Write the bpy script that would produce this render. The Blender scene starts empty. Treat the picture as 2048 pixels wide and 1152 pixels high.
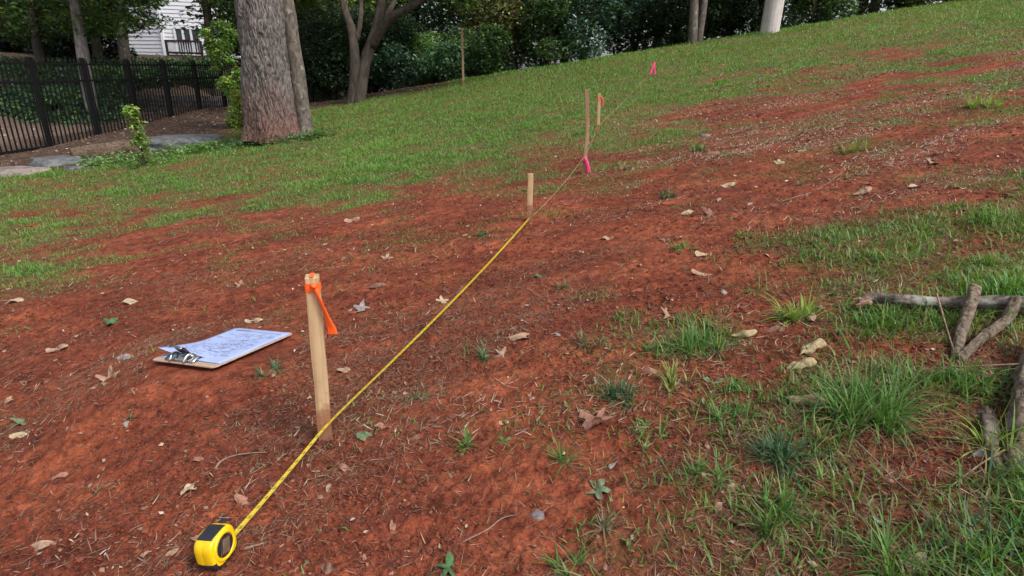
import bpy, bmesh, math, random
import numpy as np
from mathutils import Vector, Matrix
rng = np.random.default_rng(7); random.seed(7)
R_ = math.radians
SC = bpy.context.scene; COL = SC.collection

# ------------------------------------------------------------------ camera
CX, CY, FPX, CAMH = 1024, 576, 1113.0, .82
_zc = np.array([-94/FPX, 3024/FPX*-1*-1, -1.0]); _zc = np.array([94/FPX, 3024/FPX, 1.0]); _zc /= np.linalg.norm(_zc)   # world up seen by the camera
_F = np.array([0, 0, -1.]); _yw = _F-(_F@_zc)*_zc; _yw /= np.linalg.norm(_yw); _xw = np.cross(_yw, _zc)
RM = np.array([_xw, _yw, _zc])                   # camera -> world
CAM = np.array([0, 0, CAMH])
cd = bpy.data.cameras.new('camera'); cam = bpy.data.objects.new('camera', cd); COL.objects.link(cam)
cam.matrix_world = Matrix([[*RM[i], CAM[i]] for i in range(3)]+[[0, 0, 0, 1]])
cd.sensor_width = 36; cd.lens = 36*FPX/2048; cd.clip_start = .05; cd.clip_end = 500
SC.camera = cam
# ------------------------------------------------------------------ sky, sun, exposure
SUN_EL, SUN_AZ = R_(52), R_(125)                 # azimuth clockwise from +Y (the view direction)
w = bpy.data.worlds.new('World'); SC.world = w; w.use_nodes = True; nt = w.node_tree
bg = nt.nodes['Background']; sky = nt.nodes.new('ShaderNodeTexSky'); sky.sky_type = 'NISHITA'; sky.sun_disc = False
sky.sun_elevation = SUN_EL; sky.sun_rotation = SUN_AZ; sky.dust_density = 4; sky.air_density = 1.0; sky.ozone_density = 1
hs = nt.nodes.new('ShaderNodeHueSaturation'); hs.inputs['Saturation'].default_value = .42
nt.links.new(sky.outputs[0], hs.inputs['Color']); nt.links.new(hs.outputs[0], bg.inputs[0]); bg.inputs[1].default_value = .12
sl = bpy.data.lights.new('sun', 'SUN'); sl.energy = 1.3; sl.angle = R_(14); sl.color = (1, .95, .88)
so = bpy.data.objects.new('sun', sl); COL.objects.link(so)
_sd = Vector((math.sin(SUN_AZ)*math.cos(SUN_EL), math.cos(SUN_AZ)*math.cos(SUN_EL), math.sin(SUN_EL)))
so.rotation_euler = _sd.to_track_quat('Z', 'Y').to_euler()
SC.view_settings.view_transform = 'Standard'; SC.view_settings.look = 'None'; SC.view_settings.exposure = 0.93; SC.view_settings.gamma = 1
SC.render.engine = 'CYCLES'; SC.render.resolution_x = 1024; SC.render.resolution_y = 576
SC.cycles.max_bounces = 6; SC.cycles.diffuse_bounces = 3; SC.cycles.glossy_bounces = 2; SC.cycles.transmission_bounces = 3

# ------------------------------------------------------------------ noise
def _h(ix, iy, iz, s):
    n = (ix.astype(np.int64)*374761393+iy.astype(np.int64)*668265263+iz.astype(np.int64)*2147483647+s*1274126177) & 0xffffffff
    n = ((n ^ (n >> 13))*1274126177) & 0xffffffff
    return ((n ^ (n >> 16)) & 0xffffff)/0xffffff*2-1
def vn(x, y, s=0, z=None):
    x = np.asarray(x, float); y = np.asarray(y, float)
    ix = np.floor(x); iy = np.floor(y); fx = x-ix; fy = y-iy
    u = fx*fx*fx*(fx*(fx*6-15)+10); v = fy*fy*fy*(fy*(fy*6-15)+10); o = np.zeros_like(ix)
    g = lambda a, b: _h(ix+a, iy+b, o, s)
    return (g(0, 0)*(1-u)+g(1, 0)*u)*(1-v)+(g(0, 1)*(1-u)+g(1, 1)*u)*v
def fbm(x, y, s=0, n=4):
    t = 0; a = 1; q = 0
    for i in range(n):
        c, d = math.cos(i*1.1+.4), math.sin(i*1.1+.4)
        t = t+a*vn((x*c-y*d)*2**i, (x*d+y*c)*2**i, s+i*17); q += a; a *= .5
    return t/q*1.4
def ss(a, b, x): t = np.clip((x-a)/(b-a), 0, 1); return t*t*(3-2*t)

# ------------------------------------------------------------------ terrain
CB_C = CAM+1.08*(np.array([-.891, 1.569, .017])-CAM)       # where the clipboard lies
def H(x, y):
    x = np.asarray(x, float); y = np.asarray(y, float)
    xx = np.clip(x, -30, 16)
    P = .18*(1.5*np.log1p(np.exp((xx+5)/1.5))-5.05)
    c = .0035+.001/(1+np.exp(-(xx+4)/.6))
    yy = np.clip(y, -3, 13.3)
    b = .0175*y+c*yy*np.maximum(yy, 0)
    over = np.maximum(y-13.3, 0)
    b = b-.0175*over+np.where(over > 0, .12*over-.05*over**2*(over < 4)-(over >= 4)*(.8+.4*(over-4)*.35), 0)
    far = ss(18, 26, y)
    z = P+b
    z = z*(1-far)+(P*.8-.5)*far
    # the sunk yard behind the fence climbs into a planted bank
    yard = ss(-7.6, -8.6, x+.13*(y-9))
    bank = ss(-10.5, -14, x)*1.5+ss(-14, -22, x)*1.2
    z = z*(1-yard)+(-.55+.02*y+bank*.6)*yard
    # slight mound under the clipboard
    dx = x-CB_C[0]; dy = y-CB_C[1]; r = np.sqrt(dx*dx+dy*dy)
    pl = CB_C[2]-.012+.076*dx-.117*dy; wgt = ss(.62, .19, r)
    return z*(1-wgt)+pl*wgt
STK = [(-.47, 1.215), (.09, 3.03), (.49, 4.07)]
def D(x, y):
    r = np.sqrt(x*x+y*y)
    u = x*.93+y*.37; v = -x*.37+y*.93            # the streaks of wash run across the slope
    d = .016*fbm(x*1.3, y*1.3, 3, 3)+.012*fbm(u*1.6, v*5, 11, 4)
    d = d+.0075*fbm(u*9, v*16, 21, 3)*ss(9, 3, r)
    rd = 1-np.abs(fbm(u*22, v*38, 31, 3)); d = d+.013*(rd-.6)*ss(6, 2.2, r)*(.45+.55*ss(-.3, .4, fbm(x*3, y*3, 77, 2)))
    d = d+.0042*fbm(x*70, y*70, 41, 2)*ss(3.0, 1.4, r)
    dx = x-CB_C[0]; dy = y-CB_C[1]
    for (sx_, sy_) in STK:                        # loosened soil heaped round the driven stakes
        q_ = np.sqrt((x-sx_)**2+(y-sy_)**2); d = d+.010*np.exp(-((q_-.035)/.03)**2)*(.6+.7*fbm(x*28, y*28, 88, 2))
    return d*(1-.85*ss(.34, .2, np.sqrt(dx*dx+dy*dy)))*(1-.7*ss(.5, .2, r))
def Z(x, y): return H(x, y)+D(np.asarray(x, float), np.asarray(y, float))
def ray(px, py): return RM@np.array([(px-CX)/FPX, -(py-CY)/FPX, -1.0])
def at(px, py, t): return CAM+ray(px, py)*t
def gp(px, py):                                   # the ground point seen at a pixel of the photograph
    d = ray(px, py); t = np.geomspace(.3, 40, 9000); p = CAM[:, None]+d[:, None]*t
    hit = p[2] < Z(p[0], p[1]); i = int(np.argmax(hit)) if hit.any() else len(t)-1
    q = p[:, i]; return np.array([q[0], q[1], float(Z(q[0], q[1]))])
def tdepth(p): return float(-((np.asarray(p)-CAM)@RM)[2])
def pix(x, y, z):
    c = np.stack([x, y, z-CAMH], -1)@RM; dd = np.maximum(-c[..., 2], .05)
    return CX+FPX*c[..., 0]/dd, CY-FPX*c[..., 1]/dd
# grass cover over the slope, sampled on a coarse map
GM = np.array([
 [1,1,1,1,1,1,1,1,1,1,1,1,1,1,1,1,1],
 [1,1,1,1,1,1,1,1,1,1,1,1,1,.95,.75,.8,.8],
 [1,1,1,1,1,1,1,1,1,1,1,.9,.7,.55,.5,.5,.35],
 [1,1,1,1,1,1,1,1,1,1,.9,.55,.36,.30,.28,.28,.22],
 [1,1,1,.9,.95,.85,.95,1,.95,.74,.40,.2,.14,.12,.12,.13,.17],
 [.95,.9,.9,.85,.85,.9,.88,.8,.4,.14,.16,.13,.1,.15,.16,.13,.18],
 [.8,.62,.55,.6,.65,.75,.65,.3,.08,.07,.09,.08,.08,.1,.14,.32,.5],
 [.55,.36,.3,.32,.28,.12,.06,.05,.03,.02,.04,.06,.12,.25,.45,.6,.7],
 [.5,.35,.35,.12,.05,.02,.02,.02,.02,.02,.03,.03,.28,.68,.62,.45,.6],
 [.35,.3,.08,.02,.01,.01,.01,.01,.01,.02,.03,.06,.3,.72,.65,.6,.75],
 [.1,.04,.01,.01,.01,.01,.01,.01,.02,.04,.28,.34,.12,.6,.65,.6,.6],
 [.02,.01,.01,.01,.01,.01,.01,.01,.02,.04,.08,.22,.12,.45,.45,.6,.65],
 [.01,.01,.01,.01,.01,.01,.01,.01,.01,.02,.12,.12,.12,.7,.75,.55,.6],
 [.01,.01,.01,.01,.01,.01,.01,.01,.02,.04,.1,.25,.28,.5,.5,.4,.5],
 [.01,.01,.01,.01,.01,.01,.01,.01,.02,.04,.06,.12,.42,.5,.36,.3,.45],
 [.01,.01,.01,.01,.01,.01,.01,.01,.02,.04,.07,.22,.24,.28,.35,.4,.5],
 [.01,.01,.01,.01,.01,.01,.01,.01,.02,.05,.08,.22,.3,.28,.35,.35,.5],
 [.01,.01,.01,.01,.01,.01,.01,.01,.02,.05,.08,.12,.18,.25,.35,.45,.6],
 [.01,.01,.01,.01,.01,.01,.01,.01,.02,.05,.08,.12,.18,.25,.35,.45,.6]])
GM[6:13, 12:] *= .84
def gmap(px, py):
    gx = np.clip(px/128, 0, 15.999); gy = np.clip(py/64, 0, 17.999)
    i = gx.astype(int); j = gy.astype(int); u = gx-i; v = gy-j
    return (GM[j, i]*(1-u)+GM[j, i+1]*u)*(1-v)+(GM[j+1, i]*(1-u)+GM[j+1, i+1]*u)*v
def mulch(x, y):                                   # bare leaf-strewn earth by the fence and under the bushes
    m = ss(.0, -.5, x-np.minimum(-6.4+1.2*(y-7.4), -4.95)+.25*fbm(x*1.2, y*1.2, 5, 2))
    edge = 12.7+.5*fbm(x*.8, y*.3, 6, 2)-np.clip((x+4.5)*.25, -.8, 0)
    m2 = ss(edge, edge+.5, y)*ss(-1.2, -2.2, x); m3 = ss(15.4, 16.4, y)
    return np.maximum(np.maximum(m, m2), m3)
def grass_cover(x, y):
    px, py = pix(x, y, H(x, y)); g = gmap(px, py)
    r = np.sqrt(x*x+y*y)
    n = fbm(x*1.1, y*1.6, 51, 4)*.6+fbm(x*4.0, y*5.5, 52, 3)*.65
    g = np.clip(g+n*1.15*np.sqrt(np.clip(g*(1.08-g), 0, 1)), 0, 1)
    return g*(1-mulch(x, y))

# ------------------------------------------------------------------ mesh helpers
def npmesh(name, V, Fc, mat, col=None, smooth=True, uv=None):
    V = np.asarray(V, np.float32); Fc = np.asarray(Fc, np.int32); k = Fc.shape[1]
    me = bpy.data.meshes.new(name); me.vertices.add(len(V)); me.vertices.foreach_set('co', V.ravel())
    me.loops.add(Fc.size); me.loops.foreach_set('vertex_index', Fc.ravel())
    me.polygons.add(len(Fc)); me.polygons.foreach_set('loop_start', np.arange(0, Fc.size, k, dtype=np.int32))
    me.polygons.foreach_set('use_smooth', np.full(len(Fc), smooth))
    if col is not None:
        a = me.color_attributes.new('Col', 'FLOAT_COLOR', 'POINT')
        c = np.ones((len(V), 4), np.float32); c[:, :3] = col; a.data.foreach_set('color', c.ravel())
    me.update(calc_edges=True); me.validate()
    if uv is not None:
        l = me.uv_layers.new(name='UVMap'); l.data.foreach_set('uv', np.asarray(uv, np.float32)[Fc.ravel()].ravel())
    if mat: me.materials.append(mat)
    return me
def link(name, me, parent=None, loc=None):
    o = bpy.data.objects.new(name, me); COL.objects.link(o)
    if parent is not None: o.parent = parent
    if loc is not None: o.location = loc
    return o
def tag(o, label=None, cat=None, group=None, kind=None):
    if label: o['label'] = label
    if cat: o['category'] = cat
    if group: o['group'] = group
    if kind: o['kind'] = kind
    return o
def thing(name, label, cat, loc, group=None, rot=None):
    o = bpy.data.objects.new(name, None); COL.objects.link(o); o.location = loc; o.empty_display_size = .05
    if rot is not None: o.rotation_euler = rot
    return tag(o, label, cat, group)
class MB:                                          # collects shapes, gives one mesh
    def __init__(s): s.v = []; s.f = []; s.n = 0; s.c = []
    def add(s, V, F, c=None):
        V = np.asarray(V, float); s.v.append(V); s.f += [tuple(int(i)+s.n for i in f) for f in F]; s.n += len(V)
        s.c.append(np.tile(c if c is not None else (1, 1, 1), (len(V), 1)))
    def box(s, c, d, rz=0, M=None):
        V = np.array([(i, j, k) for i in (-.5, .5) for j in (-.5, .5) for k in (-.5, .5)])*np.array(d)
        if rz: V = V@np.array([[math.cos(rz), math.sin(rz), 0], [-math.sin(rz), math.cos(rz), 0], [0, 0, 1]])
        if M is not None: V = V@np.asarray(M).T
        s.add(V+np.asarray(c), [(0, 1, 3, 2), (4, 6, 7, 5), (0, 4, 5, 1), (2, 3, 7, 6), (0, 2, 6, 4), (1, 5, 7, 3)])
    def bar(s, a, b, wd, up=(0, 0, 1), h=None):
        a = np.asarray(a, float); b = np.asarray(b, float); d = b-a; L = np.linalg.norm(d); d /= L
        x = np.cross(d, up); x /= np.linalg.norm(x); z = np.cross(x, d)
        s.box((a+b)/2, (wd, L, h or wd), M=np.stack([x, d, z], 1))
    def tube(s, pts, rad, seg=10, fn=None, cap=True, sub=1):
        P = np.asarray(pts, float); rad = np.broadcast_to(np.asarray(rad, float), (len(P),))
        if sub > 1:
            t = np.arange(len(P)); tt = np.linspace(0, len(P)-1, (len(P)-1)*sub+1)
            def cr(A):
                out = []
                for q in tt:
                    i = min(int(q), len(P)-2); f = q-i; a0 = A[max(i-1, 0)]; a1 = A[i]; a2 = A[i+1]; a3 = A[min(i+2, len(P)-1)]
                    out.append(.5*((2*a1)+(a2-a0)*f+(2*a0-5*a1+4*a2-a3)*f*f+(3*a1-a0-3*a2+a3)*f**3))
                return np.array(out)
            P2 = cr(P); rad = np.interp(tt, t, rad); P = P2
        T = np.gradient(P, axis=0); T /= np.linalg.norm(T, axis=1)[:, None]+1e-12
        n0 = np.cross(T[0], (0, 0, 1)) if abs(T[0][2]) < .9 else np.cross(T[0], (0, 1, 0)); n0 /= np.linalg.norm(n0)
        V = []; a = np.linspace(0, 2*np.pi, seg, endpoint=False); s_len = 0
        for i in range(len(P)):
            n0 = n0-(n0@T[i])*T[i]; n0 /= np.linalg.norm(n0); b0 = np.cross(T[i], n0)
            if i: s_len += np.linalg.norm(P[i]-P[i-1])
            rr = rad[i]*np.ones(seg)
            if fn: rr = fn(a, s_len, rad[i])
            V.append(P[i]+np.outer(np.cos(a)*rr, n0)+np.outer(np.sin(a)*rr, b0))
        F = [(i*seg+j, i*seg+(j+1) % seg, (i+1)*seg+(j+1) % seg, (i+1)*seg+j) for i in range(len(P)-1) for j in range(seg)]
        if cap: F += [tuple(range(seg))[::-1], tuple((len(P)-1)*seg+j for j in range(seg))]
        s.add(np.concatenate(V), F)
    def mesh(s, name, mat, smooth=False, bevel=0):
        me = bpy.data.meshes.new(name); me.from_pydata(np.concatenate(s.v).tolist(), [], s.f)
        if bevel:
            bm = bmesh.new(); bm.from_mesh(me); bmesh.ops.bevel(bm, geom=bm.edges[:], offset=bevel, segments=2, affect='EDGES', profile=.6); bm.to_mesh(me); bm.free()
        a = me.polygons
        for p in a: p.use_smooth = smooth
        if mat: me.materials.append(mat)
        return me
    def build(s, name, mat, parent=None, smooth=False, bevel=0, loc=None): return link(name, s.mesh(name, mat, smooth, bevel), parent, loc)

# ------------------------------------------------------------------ materials
def mat(name, base=(.5, .5, .5), rough=.7, metal=0, spec=.4):
    m = bpy.data.materials.new(name); m.use_nodes = True; b = m.node_tree.nodes['Principled BSDF']
    b.inputs['Base Color'].default_value = (*base, 1); b.inputs['Roughness'].default_value = rough
    b.inputs['Metallic'].default_value = metal; b.inputs['Specular IOR Level'].default_value = spec
    return m
def N(m, t, **k):
    n = m.node_tree.nodes.new(t)
    for a, v in k.items():
        if a in ('operation', 'blend_type', 'data_type', 'attribute_name', 'interpolation', 'noise_dimensions', 'feature', 'distance'): setattr(n, a, v)
        else: n.inputs[a].default_value = v
    return n
def L(m, a, b): m.node_tree.links.new(a, b)
def coords(m, scale=(1, 1, 1), rot=(0, 0, 0), kind='Object'):
    t = N(m, 'ShaderNodeTexCoord'); p = N(m, 'ShaderNodeMapping'); p.inputs['Scale'].default_value = scale; p.inputs['Rotation'].default_value = rot
    L(m, t.outputs[kind], p.inputs[0]); return p.outputs[0]
def noise(m, vec, scale, detail=4, rough=.55, out='Fac'):
    n = N(m, 'ShaderNodeTexNoise'); n.inputs['Scale'].default_value = scale; n.inputs['Detail'].default_value = detail; n.inputs['Roughness'].default_value = rough
    if vec is not None: L(m, vec, n.inputs['Vector'])
    return n.outputs[out]
def ramp(m, fac, stops):
    r = N(m, 'ShaderNodeValToRGB'); e = r.color_ramp.elements
    while len(e) < len(stops): e.new(.5)
    for i, (p, c) in enumerate(stops): e[i].position = p; e[i].color = (*c, 1) if len(c) == 3 else c
    L(m, fac, r.inputs[0]); return r.outputs[0]
def mixc(m, fac, a, b, bt='MIX'):
    n = N(m, 'ShaderNodeMix', data_type='RGBA', blend_type=bt)
    if hasattr(fac, 'links'): L(m, fac, n.inputs[0])
    else: n.inputs[0].default_value = fac
    for s, q in ((6, a), (7, b)):
        if hasattr(q, 'links'): L(m, q, n.inputs[s])
        else: n.inputs[s].default_value = (*q, 1)
    return n.outputs[2]
def bump(m, h, strength=.5, dist=.01):
    b = N(m, 'ShaderNodeBump', Strength=strength, Distance=dist); L(m, h, b.inputs['Height'])
    L(m, b.outputs[0], m.node_tree.nodes['Principled BSDF'].inputs['Normal']); return b
def basecol(m, c): L(m, c, m.node_tree.nodes['Principled BSDF'].inputs['Base Color'])
G3 = lambda v: (v, v, v)

def mat_ground():
    m = mat('ground_earth', rough=.95, spec=.15); v = coords(m)
    vs = coords(m, (1, 2.6, 1), (0, 0, R_(-22)))
    n1 = noise(m, vs, 2.2, 6, .6); n2 = noise(m, v, 26, 6, .65); n3 = noise(m, v, 150, 3, .6)
    clay = ramp(m, n1, [(.3, (.122, .032, .018)), (.5, (.208, .053, .027)), (.70, (.31, .088, .041))])
    spk = ramp(m, n2, [(.32, (.33, .29, .28)), (.5, (.85, .84, .84)), (.7, (1.25, 1.24, 1.24))])
    c = mixc(m, 1.0, clay, spk, 'MULTIPLY')
    f = ramp(m, n3, [(.35, G3(.62)), (.6, G3(1.12))]); c = mixc(m, .8, c, f, 'MULTIPLY')
    at_ = N(m, 'ShaderNodeAttribute', attribute_name='Col'); sp = N(m, 'ShaderNodeSeparateColor'); L(m, at_.outputs['Color'], sp.inputs[0])
    thatch = ramp(m, noise(m, v, 45, 5, .7), [(.3, (.045, .055, .018)), (.5, (.095, .105, .036)), (.7, (.19, .17, .07))])
    mul = ramp(m, noise(m, v, 14, 6, .7), [(.3, (.02, .013, .010)), (.5, (.065, .04, .028)), (.72, (.17, .125, .10))])
    gfac = N(m, 'ShaderNodeMath', operation='MULTIPLY'); L(m, sp.outputs[0], gfac.inputs[0]); gfac.inputs[1].default_value = .8
    c = mixc(m, gfac.outputs[0], c, thatch); c = mixc(m, sp.outputs[1], c, mul)
    grav = ramp(m, noise(m, v, 30, 5, .7), [(.3, (.09, .058, .045)), (.6, (.20, .14, .11))])
    c = mixc(m, sp.outputs[2], c, grav)
    basecol(m, c)
    hh = mixc(m, .5, n2, noise(m, v, 90, 5, .65)); bump(m, hh, .9, .012)
    return m
def mat_attr(name, rough=.55, spec=.35, trans=.25, noise_amt=0):
    m = mat(name, rough=rough, spec=spec); nt = m.node_tree; b = nt.nodes['Principled BSDF']
    a = N(m, 'ShaderNodeAttribute', attribute_name='Col'); c = a.outputs['Color']
    L(m, c, b.inputs['Base Color'])
    if trans:
        t = N(m, 'ShaderNodeBsdfTranslucent'); trans = trans*1.2; t2 = mixc(m, 1., c, (1.15, 1.1, .6), 'MULTIPLY'); L(m, t2, t.inputs['Color'])
        x = N(m, 'ShaderNodeMixShader'); x.inputs[0].default_value = trans
        L(m, b.outputs[0], x.inputs[1]); L(m, t.outputs[0], x.inputs[2]); L(m, x.outputs[0], nt.nodes['Material Output'].inputs[0])
    return m
def mat_bark(name, lo, hi, stain=None, scale=18, zs=.18, strength=.8, dist=.02, spots=None):
    m = mat(name, rough=.92, spec=.15); v = coords(m, (1, 1, zs)); v0 = coords(m)
    n = noise(m, v, scale, 6, .65)
    c = ramp(m, n, [(.33, lo), (.62, hi)])
    c = mixc(m, .5, c, ramp(m, noise(m, v0, 3, 3), [(.35, G3(.6)), (.65, G3(1.15))]), 'MULTIPLY')
    if spots: c = mixc(m, ramp(m, noise(m, v0, 9, 3, .6), [(.58, G3(0)), (.72, G3(.75))]), c, spots)
    if stain:
        g = N(m, 'ShaderNodeSeparateXYZ'); L(m, v0, g.inputs[0])
        mr = N(m, 'ShaderNodeMapRange'); mr.inputs['From Min'].default_value = stain[1]; mr.inputs['From Max'].default_value = 0.0
        ad = N(m, 'ShaderNodeMath', operation='MULTIPLY_ADD'); L(m, noise(m, v, 8, 4), ad.inputs[0]); ad.inputs[1].default_value = -.9; L(m, g.outputs[2], ad.inputs[2])
        ad2 = N(m, 'ShaderNodeMath', operation='ADD'); L(m, ad.outputs[0], ad2.inputs[0]); ad2.inputs[1].default_value = .45
        L(m, ad2.outputs[0], mr.inputs['Value']); sc = N(m, 'ShaderNodeMath', operation='MULTIPLY'); L(m, mr.outputs[0], sc.inputs[0]); sc.inputs[1].default_value = .7
        c = mixc(m, sc.outputs[0], c, stain[0])
    basecol(m, c); bump(m, n, strength, dist); return m
def mat_wood(name, lo, hi, axis=2, scale=60, stain=False):
    m = mat(name, rough=.75, spec=.25); s = [1, 1, 1]; s[axis] = .03
    v = coords(m, s); n = noise(m, v, scale, 5, .6)
    c = ramp(m, n, [(.3, lo), (.65, hi)]); c = mixc(m, .35, c, ramp(m, noise(m, coords(m), 9, 3), [(.35, G3(.65)), (.65, G3(1.1))]), 'MULTIPLY')
    if stain:                                       # clay smeared up from the foot
        g = N(m, 'ShaderNodeSeparateXYZ'); L(m, coords(m), g.inputs[0]); ad = N(m, 'ShaderNodeMath', operation='MULTIPLY_ADD'); L(m, noise(m, coords(m), 30, 4), ad.inputs[0]); ad.inputs[1].default_value = -.13; L(m, g.outputs[2], ad.inputs[2])
        c = mixc(m, ramp(m, ad.outputs[0], [(.0, G3(.8)), (.035, G3(0))]), c, (.22, .075, .045)); c = mixc(m, ramp(m, noise(m, coords(m), 22, 4, .7), [(.55, G3(0)), (.75, G3(.45))]), c, tuple(q*.7 for q in lo))
    basecol(m, c); bump(m, n, .5, .003); return m
def mat_noise(name, lo, hi, scale=20, rough=.8, spec=.3, b=.4, dist=.01, detail=5):
    m = mat(name, rough=rough, spec=spec); n = noise(m, coords(m), scale, detail, .6); basecol(m, ramp(m, n, [(.35, lo), (.65, hi)])); bump(m, n, b, dist); return m

M_ground = mat_ground(); M_grass = mat_attr('grass_blade', .5, .4, .28); M_leaf = mat_attr('tree_leaf', .42, .5, .3)
M_dead = mat_attr('dead_leaf', .8, .2, .12); M_clod = mat_attr('clod', .95, .15, 0)

# ------------------------------------------------------------------ ground: one sheet out to the horizon
def make_ground():
    r = np.concatenate([[.02], np.geomspace(.12, .6, 60, endpoint=False), np.geomspace(.6, 18, 900, endpoint=False), np.geomspace(18, 260, 60)])
    a = np.concatenate([np.linspace(-57, 57, 620), np.linspace(57, 303, 60)[1:-1]])*math.pi/180
    rr, aa = np.meshgrid(r, a, indexing='ij'); x = rr*np.sin(aa); y = rr*np.cos(aa)
    z = Z(x, y); g = grass_cover(x, y); ml = mulch(x, y)
    gr = ss(-7.9, -8.5, x+.13*(y-9))*ss(-12.2, -11.2, x)
    g = np.where(r[:, None] > 40, .7, g)
    n, k = rr.shape; idx = np.arange(n*k).reshape(n, k); nx = np.roll(idx, -1, 1)
    F = np.stack([idx[:-1], idx[1:], nx[1:], nx[:-1]], -1).reshape(-1, 4)
    me = npmesh('ground', np.stack([x, y, z], -1).reshape(-1, 3), F, M_ground, np.stack([ss(.05, .75, g), ml, gr*.9], -1).reshape(-1, 3))
    tag(link('ground', me), kind='structure')
make_ground()

# ------------------------------------------------------------------ blades
def lerp(a, b, t): return a+(b-a)*t
def blades(P, hgt, wid, azi, lean, curl, colr, seg=3):
    """P (n,3); hgt, wid, azi, lean (start angle from vertical), curl (added over the length), colr (n,3)"""
    n = len(P); V = np.zeros((n, seg*2+1, 3)); dx = np.sin(azi); dy = np.cos(azi); px = np.cos(azi); py = -np.sin(azi)
    pos = P.copy(); st = hgt/seg
    for i in range(seg+1):
        wv = wid*.5*(1-(i/seg)**1.6)*(1 if i else .7)
        if i < seg:
            V[:, 2*i] = pos; V[:, 2*i+1] = pos
            V[:, 2*i, 0] += px*wv; V[:, 2*i, 1] += py*wv; V[:, 2*i+1, 0] -= px*wv; V[:, 2*i+1, 1] -= py*wv
            ang = np.minimum(lean+curl*(i+.5)/seg, 2.3)
            pos = pos+np.stack([dx*np.sin(ang)*st, dy*np.sin(ang)*st, np.cos(ang)*st], -1)
        else: V[:, 2*seg] = pos
    b = (np.arange(n)*(seg*2+1))[:, None]; T = []
    for i in range(seg-1):
        T += [b+np.array([2*i, 2*i+1, 2*i+3]), b+np.array([2*i, 2*i+3, 2*i+2])]
    T.append(b+np.array([2*seg-2, 2*seg-1, 2*seg])); T = np.concatenate(T)
    C = np.repeat(colr, seg*2+1, 0)
    return V.reshape(-1, 3), T, C
def grass_cols(n, x, y, px=None):
    a = np.array([.070, .185, .026]); b = np.array([.165, .345, .045]); c = np.array([.27, .24, .09]); d = np.array([.07, .17, .085])
    t = rng.random(n)[:, None]; q = (.5+.5*fbm(x*.7, y*.7, 61, 3))[:, None]
    col = lerp(a, b, np.clip(t*.6+q*.45, 0, 1)); m = (rng.random(n) < .16)[:, None]; col = np.where(m, lerp(col, d, .7), col)
    thin_ = ss(.95, .45, grass_cover(x, y)); dry = (rng.random(n) < .10+.14*ss(.0, .6, fbm(x*1.7, y*1.7, 66, 2))+.28*thin_)[:, None]; col = col*(1-.15*thin_[:, None]); return np.where(dry, lerp(col, c, rng.random(n)[:, None]), col)*(.82+.36*rng.random(n)[:, None])
def scatter(n, r0, r1, a0=-58, a1=58):
    r = np.exp(rng.uniform(math.log(r0), math.log(r1), n)); a = np.radians(rng.uniform(a0, a1, n)); return r*np.sin(a), r*np.cos(a), r
def clear_of(x, y):                                # keep growth off the things that lie on the ground
    dx = x-CB_C[0]; dy = y-CB_C[1]; return (dx*dx+dy*dy) > .24**2
# 1. lawn and weeds
x, y, r = scatter(1350000, .75, 17.5); g = grass_cover(x, y)
cap = np.minimum(1, (r/2.9)**1.8)                     # no denser than real turf close by
keep = (rng.random(len(x)) < (g**1.35)*cap) & (g > .05) & clear_of(x, y) & (y < 16.3); x, y, r, g = x[keep], y[keep], r[keep], g[keep]
n = len(x); z = Z(x, y)
tuft = .5+.5*fbm(x*7, y*7, 71, 2)
near = ss(3.5, 1.2, r)
h = (.016+.050*tuft*g+.03*near*g*tuft)*(.6+.8*rng.random(n))*(1+.25*ss(6, 14, r))
wd = (.0022+.0009*r*.80+.0012*near)*(.7+.6*rng.random(n))
V, T, C = blades(np.stack([x, y, z-.003], -1), h, wd, rng.uniform(0, 6.283, n), rng.uniform(.1, .9, n), rng.uniform(.2, 1.6, n), grass_cols(n, x, y), 2)
tag(link('grass', npmesh('grass', V, T, M_grass, C)), kind='stuff', cat='grass', label='patchy green grass growing over the red clay slope')
print('grass blades', n)
# 2. longer arching blades in the near right patches
x, y, r = scatter(90000, .75, 4.2, -20, 58); g = grass_cover(x, y)
cl = ss(.0, .55, fbm(x*6.5, y*6.5, 81, 3)); keep = (rng.random(len(x)) < g*cl*.5*np.minimum(1, (r/2.2)**1.6)) & (g > .2); x, y, r = x[keep], y[keep], r[keep]; n = len(x)
V, T, C = blades(np.stack([x, y, Z(x, y)-.004], -1), rng.uniform(.05, .125, n)*(.8+.2*ss(4, 1, r)), rng.uniform(.0024, .0046, n), rng.uniform(0, 6.283, n), rng.uniform(.05, 1.1, n), rng.uniform(.3, 2.1, n), grass_cols(n, x, y), 5)
tag(link('long_grass', npmesh('long_grass', V, T, M_grass, C)), kind='stuff', cat='grass', label='longer arching grass blades in the patches at right')
print('long', n)
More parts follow.
